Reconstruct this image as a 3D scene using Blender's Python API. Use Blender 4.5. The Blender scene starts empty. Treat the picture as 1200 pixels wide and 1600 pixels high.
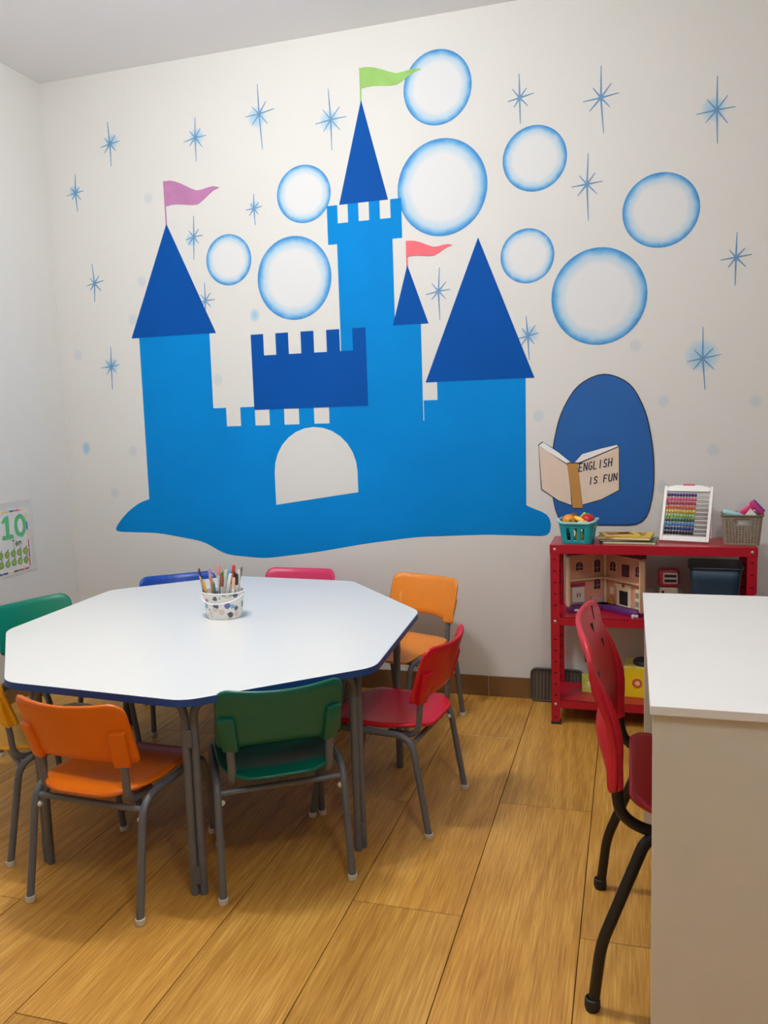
import bpy, bmesh, math, random
from mathutils import Vector, Matrix
from mathutils.geometry import tessellate_polygon

random.seed(7)
SC = bpy.context.scene
COL = SC.collection
PI = math.pi
def rad(a): return a * PI / 180.0

# ------------------------------------------------------------------ camera
CAM_H = 1.30
yaw, pitch, roll = rad(16.80), rad(6.72), rad(-1.86)
fw = Vector((-math.sin(yaw) * math.cos(pitch), math.cos(yaw) * math.cos(pitch), -math.sin(pitch)))
rt = Vector((math.cos(yaw), math.sin(yaw), 0))
up = rt.cross(fw)
r2 = rt * math.cos(roll) + up * math.sin(roll)
u2 = -rt * math.sin(roll) + up * math.cos(roll)
cd = bpy.data.cameras.new('camera')
cd.sensor_fit = 'VERTICAL'; cd.sensor_height = 36.0; cd.lens = 36.0 * 1284.5 / 1600.0
cd.clip_start = 0.05
cam = bpy.data.objects.new('camera', cd); COL.objects.link(cam)
cam.matrix_world = Matrix(((r2.x, u2.x, -fw.x, 0), (r2.y, u2.y, -fw.y, 0), (r2.z, u2.z, -fw.z, CAM_H), (0, 0, 0, 1)))
SC.camera = cam

# ------------------------------------------------------------------ world and exposure
wd = bpy.data.worlds.new('world'); SC.world = wd; wd.use_nodes = True
wd.node_tree.nodes['Background'].inputs[0].default_value = (0.9, 0.95, 1, 1)
wd.node_tree.nodes['Background'].inputs[1].default_value = 0.02
vs = SC.view_settings
vs.view_transform = 'Standard'; vs.look = 'None'; vs.gamma = 1.0; vs.use_curve_mapping = False
vs.exposure = 0.06
# ceiling lamps with two bulbs each: x, y, turn, watts per bulb
LAMPS = [(-1.28, 1.96, 0.0, 33.5), (0.35, 0.35, 90.0, 17.0)]  # second lamp is unseen, added to fill the camera side
LAMP_COLOR = (0.97, 0.985, 1.0)

# room: left wall, right wall, wall behind the camera, back wall, ceiling
XL, XR, YF, YB, ZC = -2.812, 2.25, -2.20, 3.6456, 2.985

# ------------------------------------------------------------------ helpers
def lin(c):
    out = []
    for v in c[:3]:
        v = v / 255.0
        out.append(v / 12.92 if v <= 0.04045 else ((v + 0.055) / 1.055) ** 2.4)
    return (out[0], out[1], out[2], 1.0)

MATS = {}
def mat(name, rgb, rough=0.5, metal=0.0, noise=0.0, scale=20.0, bump=0.0, bscale=60.0, coat=0.0, spec=None, trans=0.0):
    """procedural material: base colour modulated by noise, optional bump"""
    if name in MATS: return MATS[name]
    m = bpy.data.materials.new(name); m.use_nodes = True
    nt = m.node_tree; b = nt.nodes['Principled BSDF']
    b.inputs['Base Color'].default_value = lin(rgb)
    b.inputs['Roughness'].default_value = rough
    b.inputs['Metallic'].default_value = metal
    if spec is not None: b.inputs['Specular IOR Level'].default_value = spec
    if coat: b.inputs['Coat Weight'].default_value = coat
    if trans: b.inputs['Transmission Weight'].default_value = trans
    tc = nt.nodes.new('ShaderNodeTexCoord')
    if noise:
        n = nt.nodes.new('ShaderNodeTexNoise'); n.inputs['Scale'].default_value = scale; n.inputs['Detail'].default_value = 4
        nt.links.new(tc.outputs['Object'], n.inputs['Vector'])
        mr = nt.nodes.new('ShaderNodeMapRange')
        mr.inputs['To Min'].default_value = 1 - noise; mr.inputs['To Max'].default_value = 1 + noise
        mr.inputs['From Min'].default_value = 0.25; mr.inputs['From Max'].default_value = 0.75
        nt.links.new(n.outputs['Fac'], mr.inputs['Value'])
        mx = nt.nodes.new('ShaderNodeMix'); mx.data_type = 'RGBA'; mx.blend_type = 'MULTIPLY'
        mx.inputs['Factor'].default_value = 1.0
        mx.inputs[6].default_value = lin(rgb)
        nt.links.new(mr.outputs['Result'], mx.inputs[7])
        nt.links.new(mx.outputs[2], b.inputs['Base Color'])
    if bump:
        n2 = nt.nodes.new('ShaderNodeTexNoise'); n2.inputs['Scale'].default_value = bscale; n2.inputs['Detail'].default_value = 3
        nt.links.new(tc.outputs['Object'], n2.inputs['Vector'])
        bp = nt.nodes.new('ShaderNodeBump'); bp.inputs['Strength'].default_value = bump; bp.inputs['Distance'].default_value = 0.002
        nt.links.new(n2.outputs['Fac'], bp.inputs['Height']); nt.links.new(bp.outputs['Normal'], b.inputs['Normal'])
    MATS[name] = m
    return m

def obj(name, bm, m, parent=None, smooth=False, loc=None, rot=None):
    me = bpy.data.meshes.new(name)
    bmesh.ops.recalc_face_normals(bm, faces=bm.faces[:])
    bm.to_mesh(me); bm.free()
    if smooth:
        me.shade_smooth()
        if smooth != 'full': me.set_sharp_from_angle(angle=rad(38))
    if m is not None: me.materials.append(m)
    o = bpy.data.objects.new(name, me); COL.objects.link(o)
    if parent: o.parent = parent
    if loc: o.location = loc
    if rot: o.rotation_euler = rot
    return o

def thing(name, label, cat, loc=(0, 0, 0), rz=0.0, group=None, parent=None):
    o = bpy.data.objects.new(name, None); COL.objects.link(o)
    o.empty_display_size = 0.05
    o.location = loc; o.rotation_euler = (0, 0, rz)
    return tag(o, label, cat, group)
def tag(o, label=None, cat=None, group=None, kind=None):
    if label: o['label'] = label
    if cat: o['category'] = cat
    if group: o['group'] = group
    if kind: o['kind'] = kind
    return o
def node(name, parent, label=None):
    o = bpy.data.objects.new(name, None); COL.objects.link(o); o.parent = parent; o.empty_display_size = 0.03
    if label: o['label'] = label
    return o
def child_copy(o, parent, loc=None, name=None):
    c = o.copy(); COL.objects.link(c); c.parent = parent
    if loc: c.location = loc
    return c

def bx(bm, c, s, bev=0.0, rot=None, seg=2):
    r = bmesh.ops.create_cube(bm, size=1.0)
    vs_ = r['verts']
    bmesh.ops.scale(bm, vec=s, verts=vs_)
    if bev > 0:
        es = list({e for v in vs_ for e in v.link_edges})
        rr = bmesh.ops.bevel(bm, geom=es, offset=bev, segments=seg, affect='EDGES', profile=0.5)
        vs_ = list({v for f in rr['faces'] for v in f.verts} | {v for v in vs_ if v.is_valid})
        seen = set(vs_); st = list(vs_)
        while st:
            v = st.pop()
            for e in v.link_edges:
                w = e.other_vert(v)
                if w not in seen: seen.add(w); st.append(w)
        vs_ = list(seen)
    if rot is not None: bmesh.ops.rotate(bm, cent=(0, 0, 0), matrix=rot, verts=vs_)
    bmesh.ops.translate(bm, vec=c, verts=vs_)
    return vs_
def box(c, s, bev=0.0, rot=None):
    bm = bmesh.new(); bx(bm, c, s, bev, rot); return bm

def fillet(pts, r, n=5):
    """round the inner corners of a polyline"""
    P = [Vector(p) for p in pts]; out = [P[0]]
    for i in range(1, len(P) - 1):
        a, b, c = P[i - 1], P[i], P[i + 1]
        rr = r[i] if isinstance(r, (list, tuple)) else r
        d1 = (a - b); d2 = (c - b)
        t = min(rr, d1.length * 0.49, d2.length * 0.49)
        p0 = b + d1.normalized() * t; p1 = b + d2.normalized() * t
        for k in range(n + 1):
            u = k / n
            out.append(p0 * (1 - u) ** 2 + b * 2 * u * (1 - u) + p1 * u * u)
    out.append(P[-1]); return out
def tube(bm, pts, r, seg=12, cap=True, flat=1.0, closed=False):
    """sweep a circle (or an oval, flat<1 squeezes the second axis)"""
    P = [Vector(p) for p in pts]; n = len(P); rings = []
    N = None
    for i, p in enumerate(P):
        if closed: T = (P[(i + 1) % n] - P[i - 1]).normalized()
        else: T = (P[min(i + 1, n - 1)] - P[max(i - 1, 0)]).normalized()
        if N is None:
            a = Vector((1, 0, 0)) if abs(T.x) < 0.9 else Vector((0, 1, 0))
            N = (a - T * a.dot(T)).normalized()
        else:
            N = (N - T * N.dot(T)).normalized()
        B = T.cross(N)
        rr = r[i] if isinstance(r, (list, tuple)) else r
        rings.append([bm.verts.new(p + N * math.cos(2 * PI * k / seg) * rr + B * math.sin(2 * PI * k / seg) * rr * flat) for k in range(seg)])
    for i in range(n - 1 + (1 if closed else 0)):
        A, Bq = rings[i], rings[(i + 1) % n]
        for k in range(seg):
            bm.faces.new((A[k], A[(k + 1) % seg], Bq[(k + 1) % seg], Bq[k]))
    if cap and not closed:
        bm.faces.new(rings[0]); bm.faces.new(rings[-1])
def lathe(bm, prof, seg=24, c=(0, 0, 0), sx=1.0, sy=1.0):
    rings = []
    for r, z in prof:
        if r < 1e-6: rings.append([bm.verts.new((c[0], c[1], c[2] + z))])
        else: rings.append([bm.verts.new((c[0] + sx * r * math.cos(2 * PI * k / seg), c[1] + sy * r * math.sin(2 * PI * k / seg), c[2] + z)) for k in range(seg)])
    for A, B in zip(rings[:-1], rings[1:]):
        for k in range(seg):
            k2 = (k + 1) % seg
            if len(A) == 1 and len(B) == 1: continue
            if len(A) == 1: bm.faces.new((A[0], B[k], B[k2]))
            elif len(B) == 1: bm.faces.new((A[k], A[k2], B[0]))
            else: bm.faces.new((A[k], A[k2], B[k2], B[k]))
def ball(bm, c, r, seg=14, s=(1, 1, 1)):
    n = seg // 2
    prof = [(math.sin(PI * i / n) * r if 0 < i < n else 0, -math.cos(PI * i / n) * r * s[2]) for i in range(n + 1)]
    lathe(bm, prof, seg, c, s[0], s[1])
def prism(bm, poly, a0, a1, plane='xy'):
    """extrude a 2-D polygon between a0 and a1 along the third axis"""
    def pt(p, a):
        if plane == 'xy': return (p[0], p[1], a)
        if plane == 'xz': return (p[0], a, p[1])
        return (a, p[0], p[1])
    A = [bm.verts.new(pt(p, a0)) for p in poly]; B = [bm.verts.new(pt(p, a1)) for p in poly]
    n = len(poly)
    fs = [bm.faces.new(A), bm.faces.new(B)]
    for i in range(n): fs.append(bm.faces.new((A[i], A[(i + 1) % n], B[(i + 1) % n], B[i])))
    return fs
def round_poly(poly, r, n=4):
    P = [Vector((p[0], p[1])) for p in poly]; out = []; m = len(P)
    for i in range(m):
        a, b, c = P[i - 1], P[i], P[(i + 1) % m]
        d1 = a - b; d2 = c - b
        t = min(r, d1.length * 0.45, d2.length * 0.45)
        p0 = b + d1.normalized() * t; p1 = b + d2.normalized() * t
        for k in range(n + 1):
            u = k / n; q = p0 * (1 - u) ** 2 + b * 2 * u * (1 - u) + p1 * u * u
            out.append((q.x, q.y))
    return out
def rrect(w, d, r, n=4):
    return round_poly([(-w / 2, -d / 2), (w / 2, -d / 2), (w / 2, d / 2), (-w / 2, d / 2)], r, n)
def shell(bm, fn, us, vs_, th, rim=0.35):
    """closed sheet of thickness th around surface fn(u,v), with a rounded rim"""
    nu, nv = len(us), len(vs_); e = 1e-3
    mid = [[Vector(fn(u, v)) for v in vs_] for u in us]
    def nrm(i, j):
        a = mid[min(i + 1, nu - 1)][j] - mid[max(i - 1, 0)][j]
        b = mid[i][min(j + 1, nv - 1)] - mid[i][max(j - 1, 0)]
        n = a.cross(b)
        if n.length < 1e-12: n = Vector((0, 0, 1))
        return n.normalized()
    F, Bk = [], []
    for i in range(nu):
        F.append([]); Bk.append([])
        for j in range(nv):
            n = nrm(i, j)
            F[i].append(bm.verts.new(mid[i][j] + n * th / 2)); Bk[i].append(bm.verts.new(mid[i][j] - n * th / 2))
    for i in range(nu - 1):
        for j in range(nv - 1):
            bm.faces.new((F[i][j], F[i + 1][j], F[i + 1][j + 1], F[i][j + 1]))
            bm.faces.new((Bk[i][j], Bk[i][j + 1], Bk[i + 1][j + 1], Bk[i + 1][j]))
    loop = [(i, 0) for i in range(nu)] + [(nu - 1, j) for j in range(1, nv)] + [(i, nv - 1) for i in range(nu - 2, -1, -1)] + [(0, j) for j in range(nv - 2, 0, -1)]
    cen = Vector((0, 0, 0))
    for i, j in loop: cen += mid[i][j]
    cen /= len(loop)
    R = []
    for k, (i, j) in enumerate(loop):
        pi, pj = loop[k - 1]; qi, qj = loop[(k + 1) % len(loop)]
        t = (mid[qi][qj] - mid[pi][pj]).normalized(); o = t.cross(nrm(i, j))
        if o.dot(mid[i][j] - cen) < 0: o = -o
        R.append(bm.verts.new(mid[i][j] + o * th * rim))
    for k in range(len(loop)):
        i, j = loop[k]; i2, j2 = loop[(k + 1) % len(loop)]; k2 = (k + 1) % len(loop)
        bm.faces.new((F[i][j], R[k], R[k2], F[i2][j2])); bm.faces.new((R[k], Bk[i][j], Bk[i2][j2], R[k2]))
def csp(n): return [-math.cos(PI * i / (n - 1)) for i in range(n)]
def ss(x): x = max(0.0, min(1.0, x)); return x * x * (3 - 2 * x)

# ------------------------------------------------------------------ materials
M_WALL = mat('wall_paint', (222, 221, 217), 0.75, noise=0.012, scale=2.5, bump=0.12, bscale=140)
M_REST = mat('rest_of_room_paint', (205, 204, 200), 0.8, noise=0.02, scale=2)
M_CEIL = mat('ceiling_paint', (240, 241, 243), 0.85, noise=0.01, scale=2)
M_WHITE = mat('white_laminate', (236, 236, 232), 0.32, noise=0.008, scale=6)
M_BLUE_EDGE = mat('blue_edge', (22, 72, 142), 0.45)
M_STEEL = mat('grey_painted_steel', (104, 107, 112), 0.4, metal=0.1, noise=0.06, scale=40)
M_BLACK = mat('black_steel', (17, 17, 18), 0.42)
M_CAP = mat('cream_plastic_cap', (215, 208, 190), 0.5)
M_GROUT = mat('grout', (66, 44, 20), 0.9)
M_SHELF = mat('red_enamel', (178, 12, 40), 0.28, noise=0.03, scale=15)
M_SHELF_IN = mat('slot_dark', (40, 5, 12), 0.8)
M_ZINC = mat('zinc_bolt', (205, 200, 195), 0.35, metal=0.6)
M_DARK = mat('dark_plastic', (30, 30, 32), 0.6)

def wood_floor():
    m = bpy.data.materials.new('wood_look_tile'); m.use_nodes = True
    nt = m.node_tree; L = nt.links; b = nt.nodes['Principled BSDF']
    tc = nt.nodes.new('ShaderNodeTexCoord'); oi = nt.nodes.new('ShaderNodeObjectInfo')
    mul = nt.nodes.new('ShaderNodeMath'); mul.operation = 'MULTIPLY'; mul.inputs[1].default_value = 37.0
    L.new(oi.outputs['Random'], mul.inputs[0])
    cmb = nt.nodes.new('ShaderNodeCombineXYZ'); L.new(mul.outputs[0], cmb.inputs[0]); L.new(mul.outputs[0], cmb.inputs[1]); L.new(mul.outputs[0], cmb.inputs[2])
    add = nt.nodes.new('ShaderNodeVectorMath'); add.operation = 'ADD'
    L.new(tc.outputs['Object'], add.inputs[0]); L.new(cmb.outputs[0], add.inputs[1])
    def noise(scale, sx, sy, detail, dist=0.0):
        mp = nt.nodes.new('ShaderNodeMapping'); mp.inputs['Scale'].default_value = (sx, sy, 1)
        L.new(add.outputs[0], mp.inputs['Vector'])
        n = nt.nodes.new('ShaderNodeTexNoise'); n.inputs['Scale'].default_value = scale; n.inputs['Detail'].default_value = detail
        n.inputs['Distortion'].default_value = dist
        L.new(mp.outputs[0], n.inputs['Vector']); return n
    big = noise(3.0, 1.4, 0.45, 3, 0.4)          # broad tone
    # growth rings: contour lines of a stretched noise field
    ring = noise(1.6, 1.7, 0.22, 1.0, 0.10)
    rm = nt.nodes.new('ShaderNodeMath'); rm.operation = 'MULTIPLY'; rm.inputs[1].default_value = 110.0
    L.new(ring.outputs['Fac'], rm.inputs[0])
    sn = nt.nodes.new('ShaderNodeMath'); sn.operation = 'SINE'; L.new(rm.outputs[0], sn.inputs[0])
    fine = noise(80, 3.0, 0.10, 5, 0.3)          # fine fibres
    mr = nt.nodes.new('ShaderNodeMapRange'); mr.inputs['From Min'].default_value = -1; mr.inputs['From Max'].default_value = 1
    mr.inputs['To Min'].default_value = 0.0; mr.inputs['To Max'].default_value = 1.0; L.new(sn.outputs[0], mr.inputs['Value'])
    def madd(a, fa, bsock):
        q = nt.nodes.new('ShaderNodeMath'); q.operation = 'MULTIPLY_ADD'; q.inputs[1].default_value = fa
        L.new(a, q.inputs[0])
        if bsock is None: q.inputs[2].default_value = 0.0
        else: L.new(bsock, q.inputs[2])
        return q.outputs[0]
    s = madd(big.outputs['Fac'], 0.26, None); s = madd(mr.outputs['Result'], 0.085, s); s = madd(fine.outputs['Fac'], 0.60, s)
    cr = nt.nodes.new('ShaderNodeValToRGB')
    e = cr.color_ramp.elements
    e[0].position = 0.30; e[0].color = lin((172, 116, 40)); e[1].position = 0.70; e[1].color = lin((236, 186, 98))
    k = cr.color_ramp.elements.new(0.5); k.color = lin((208, 153, 66))
    L.new(s, cr.inputs['Fac'])
    hv = nt.nodes.new('ShaderNodeHueSaturation')
    mv = nt.nodes.new('ShaderNodeMapRange'); mv.inputs['To Min'].default_value = 0.92; mv.inputs['To Max'].default_value = 1.06
    L.new(oi.outputs['Random'], mv.inputs['Value']); L.new(mv.outputs['Result'], hv.inputs['Value'])
    L.new(cr.outputs['Color'], hv.inputs['Color']); L.new(hv.outputs['Color'], b.inputs['Base Color'])
    b.inputs['Roughness'].default_value = 0.42
    bp = nt.nodes.new('ShaderNodeBump'); bp.inputs['Strength'].default_value = 0.15; bp.inputs['Distance'].default_value = 0.001
    L.new(s, bp.inputs['Height']); L.new(bp.outputs['Normal'], b.inputs['Normal'])
    return m
M_WOOD = wood_floor()
M_BASE = mat('brown_skirting_tile', (122, 88, 50), 0.5, noise=0.12, scale=9)

# ------------------------------------------------------------------ room shell
T = 0.12
struct = lambda o, label=None: tag(o, label, None, None, 'structure')
floor = struct(obj('floor', box(((XL + XR) / 2, (YF + YB) / 2, -0.055), (XR - XL + 2 * T, YB - YF + 2 * T, 0.10)), M_GROUT), 'wood-look plank tiled floor')
struct(obj('ceiling', box(((XL + XR) / 2, (YF + YB) / 2, ZC + 0.05), (XR - XL + 2 * T, YB - YF + 2 * T, 0.10)), M_CEIL), 'plain white ceiling')
wall_back = struct(obj('wall_back', box(((XL + XR) / 2, YB + T / 2, ZC / 2), (XR - XL + 2 * T, T, ZC)), M_WALL), 'off-white wall carrying the mural')
struct(obj('wall_left', box((XL - T / 2, (YF + YB) / 2, ZC / 2), (T, YB - YF, ZC)), M_WALL), 'off-white left wall with the number poster')
struct(obj('wall_right', box((XR + T / 2, (YF + YB) / 2, ZC / 2), (T, YB - YF, ZC)), M_REST), 'plain grey-white right wall')
struct(obj('wall_front', box(((XL + XR) / 2, YF - T / 2, ZC / 2), (XR - XL + 2 * T, T, ZC)), M_REST), 'plain grey-white wall behind the viewer')

# floor planks, one object each, sharing meshes by size
PW, PL, GAP = 0.300, 1.20, 0.0022
plank_cache = {}
def plank(x0, x1, y0, y1):
    w, l = round(x1 - x0 - GAP, 4), round(y1 - y0 - GAP, 4)
    if w < 0.01 or l < 0.01: return
    key = (w, l)
    if key not in plank_cache:
        bm = bmesh.new(); bx(bm, (0, 0, -0.0025), (w, l, 0.005), 0.0008, seg=1)
        o = obj('plank', bm, M_WOOD); plank_cache[key] = o.data
    else:
        o = bpy.data.objects.new('plank', plank_cache[key]); COL.objects.link(o)
    o.parent = floor; o.location = ((x0 + x1) / 2, (y0 + y1) / 2, 0.0)
edge0 = -0.117
joint = {0: 1.945, -1: 2.610, -2: 1.963, -3: 2.55, -4: 1.377, -5: 2.2, -6: 1.75, -7: 2.62, -8: 1.3}
c = -10
while edge0 + c * PW < XR:
    x0, x1 = max(edge0 + c * PW, XL), min(edge0 + (c + 1) * PW, XR)
    if x1 > XL + 0.01:
        j = joint.get(c, 1.3 + (c * 0.43) % 1.2)
        ys = [j + k * PL for k in range(-6, 6)]
        ys = [YF] + [y for y in ys if YF + 0.02 < y < YB - 0.02] + [YB]
        for a, b_ in zip(ys[:-1], ys[1:]): plank(x0, x1, a, b_)
    c += 1

# skirting tiles
def skirting(name, along, fixed, a0, a1, joints, label):
    root = bpy.data.objects.new(name, None); COL.objects.link(root); struct(root, label)
    pts = [a0] + [j for j in joints if a0 < j < a1] + [a1]
    M_J = mat('skirting_joint', (205, 195, 178), 0.8)
    for p, q in zip(pts[:-1], pts[1:]):
        ln = q - p - 0.003; cc = (p + q) / 2
        if along == 'x': bm = box((cc, fixed - 0.005, 0.047), (ln, 0.010, 0.094), 0.001)
        else: bm = box((fixed + (0.005 if fixed < 0 else -0.005), cc, 0.047), (0.010, ln, 0.094), 0.001)
        obj('tile', bm, M_BASE, root)
    if along == 'x': bm = box(((a0 + a1) / 2, fixed - 0.003, 0.046), (a1 - a0, 0.006, 0.091))
    else: bm = box((fixed + (0.003 if fixed < 0 else -0.003), (a0 + a1) / 2, 0.046), (0.006, a1 - a0, 0.091))
    obj('joint_filler', bm, M_J, root)
skirting('baseboard_back', 'x', YB, XL + 0.011, XR - 0.011, [-2.42, -1.52, -0.622, 0.28, 1.18], 'brown tile skirting under the mural wall')
skirting('baseboard_left', 'y', XL, YF, YB, [-1.7, -0.8, 0.1, 1.0, 1.9, 2.8], 'brown tile skirting along the left wall')
skirting('baseboard_right', 'y', XR, YF, YB, [-0.5, 0.4, 1.3, 2.2, 3.1], 'brown tile skirting along the right wall')

# ------------------------------------------------------------------ ceiling lamps
def emit(name, rgb, strength):
    m = bpy.data.materials.new(name); m.use_nodes = True
    b = m.node_tree.nodes['Principled BSDF']
    b.inputs['Base Color'].default_value = (0.9, 0.9, 0.9, 1)
    b.inputs['Emission Color'].default_value = (*rgb, 1); b.inputs['Emission Strength'].default_value = strength
    return m
M_GLOW = emit('lamp_globe', LAMP_COLOR, 8.0)
for (lx, ly, lrz, lw), lb in zip(LAMPS, ('white ceiling lamp with two round bulbs above the octagonal table', 'added fill lamp with two round bulbs, unseen near the viewer')):
    t = thing('ceiling_lamp', lb, 'ceiling lamp', (lx, ly, ZC), rad(lrz), 'ceiling lamps')
    bm = bmesh.new(); bx(bm, (0, 0, -0.012), (0.34, 0.10, 0.024), 0.006); obj('base_plate', bm, M_CAP, t)
    for s_ in (-1, 1):
        bm = bmesh.new(); lathe(bm, [(0, -0.022), (0.024, -0.022), (0.020, -0.06), (0.017, -0.066), (0, -0.066)], 20, (s_ * 0.115, 0, 0)); obj('socket', bm, M_CAP, t, True)
        bm = bmesh.new(); ball(bm, (s_ * 0.115, 0, -0.105), 0.042, 20); obj('bulb', bm, M_GLOW, t, 'full')
        ld = bpy.data.lights.new('bulb_light', 'POINT'); ld.energy = lw; ld.color = LAMP_COLOR; ld.shadow_soft_size = 0.035
        lo = bpy.data.objects.new('bulb_light', ld); COL.objects.link(lo); lo.parent = t; lo.location = (s_ * 0.115, 0, -0.19)

# ------------------------------------------------------------------ mural on the back wall
mural = thing('wall_mural', 'large blue castle mural with bubbles and stars painted on white wall', 'mural', (0, YB, 0))
M_SKYB = mat('mural_light_blue', (0, 134, 212), 0.7, spec=0.12, noise=0.07, scale=3.0)
M_DKB = mat('mural_dark_blue', (4, 80, 164), 0.7, spec=0.12, noise=0.06, scale=4.0)
def paint(name, poly, m, parent, layer, label=None, tri=False):
    """flat painted patch on the wall: polygon in (x, z)"""
    y = -0.0006 * layer
    bm = bmesh.new()
    A = [bm.verts.new((p[0], y, p[1])) for p in poly]; B = [bm.verts.new((p[0], -0.0001, p[1])) for p in poly]
    for tri_ in tessellate_polygon([[Vector((p[0], p[1], 0)) for p in poly]]):
        bm.faces.new([A[k] for k in tri_]); bm.faces.new([B[k] for k in tri_])
    n_ = len(poly)
    for k in range(n_): bm.faces.new((A[k], A[(k + 1) % n_], B[(k + 1) % n_], B[k]))
    o = obj(name, bm, m, parent)
    if label: o['label'] = label
    return o
def merlons(x0, x1, zb, zn, zt, n):
    """battlement outline: body from zb, notches at zn, merlons up to zt"""
    k = 2 * n - 1; w = (x1 - x0) / k; top = []
    for i in range(n):
        top += [(x0 + 2 * i * w, zt), (x0 + (2 * i + 1) * w, zt)]
        if i < n - 1: top += [(x0 + (2 * i + 1) * w, zn), (x0 + (2 * i + 2) * w, zn)]
    return [(x1, zb), (x0, zb)] + top
castle = node('castle', mural, 'plain blue storybook castle with battlements')
hill = [(-2.575, 0.745), (-2.49, 0.84), (-2.40, 0.90), (-2.28, 0.93), (-0.52, 0.93), (-0.44, 0.88), (-0.335, 0.84), (-0.335, 0.745), (-0.62, 0.75), (-0.95, 0.735), (-1.2, 0.70), (-1.45, 0.655), (-1.72, 0.62), (-1.93, 0.635), (-2.05, 0.70), (-2.3, 0.74)]
paint('hill', round_poly(hill, 0.05, 3), M_SKYB, castle, 1)
paint('curtain_wall', merlons(-1.962, -0.82, 0.9, 1.27, 1.36, 8), M_SKYB, castle, 1.6)
paint('tower', [(-2.345, 0.9), (-1.957, 0.9), (-1.953, 1.74), (-2.342, 1.74)], M_SKYB, castle, 2.2)
paint('tower', [(-0.832, 0.85), (-0.442, 0.85), (-0.438, 1.46), (-0.832, 1.46)], M_SKYB, castle, 2.2)
paint('tower', [(-1.282, 0.9), (-0.90, 0.9), (-0.90, 1.72), (-1.02, 1.72), (-1.02, 2.12), (-1.282, 2.12)], M_SKYB, castle, 2.2)
paint('parapet', merlons(-1.325, -0.975, 2.08, 2.17, 2.25, 4), M_SKYB, castle, 2.8)
paint('gatehouse', merlons(-1.735, -1.16, 1.345, 1.60, 1.70, 5), M_DKB, castle, 3.4)
paint('roof', [(-2.385, 1.72), (-1.918, 1.72), (-2.151, 2.25)], M_DKB, castle, 3.4)
paint('roof', [(-0.885, 1.44), (-0.40, 1.44), (-0.635, 2.05)], M_DKB, castle, 3.4)
paint('roof', [(-1.265, 2.25), (-1.035, 2.25), (-1.145, 2.685)], M_DKB, castle, 2.2)
paint('roof', [(-1.03, 1.70), (-0.865, 1.70), (-0.955, 1.96)], M_DKB, castle, 3.4)
arch = [(-1.644, 0.885), (-1.223, 0.945)] + [(-1.4335 + 0.2105 * math.cos(a), 1.04 + 0.215 * math.sin(a)) for a in [PI * i / 14 for i in range(0, 15)]]
paint('gate_opening', arch, M_WALL, castle, 3.4, 'unpainted white arched gateway')
def flag(x, z, w, h, m, label):
    top, bot = [], []
    for i in range(11):
        u = i / 10
        mid = z + 0.55 * h - 0.42 * h * ss(u / 0.65) + 0.42 * h * ss((u - 0.55) / 0.45) + 0.16 * h * math.sin(u * PI)
        th = h * (0.42 * (1 - u ** 1.5) + 0.01)
        top.append((x + w * u, mid + th)); bot.append((x + w * u, mid - th))
    o = paint('flag', bot + top[::-1], m, castle, 4.0, label)
    paint('flag_pole', [(x - 0.004, z - 0.09), (x + 0.003, z - 0.09), (x + 0.003, z + h), (x - 0.004, z + h)], m, castle, 2.0)
flag(-2.151, 2.315, 0.29, 0.135, mat('flag_mauve', (188, 124, 172), 0.6, noise=0.12, scale=14), 'painted mauve pennant')
flag(-1.145, 2.72, 0.275, 0.10, mat('flag_green', (148, 196, 100), 0.6, noise=0.12, scale=14), 'painted light green pennant')
flag(-0.955, 1.985, 0.205, 0.08, mat('flag_coral', (232, 98, 110), 0.6, noise=0.1, scale=14), 'painted coral pennant')

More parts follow.
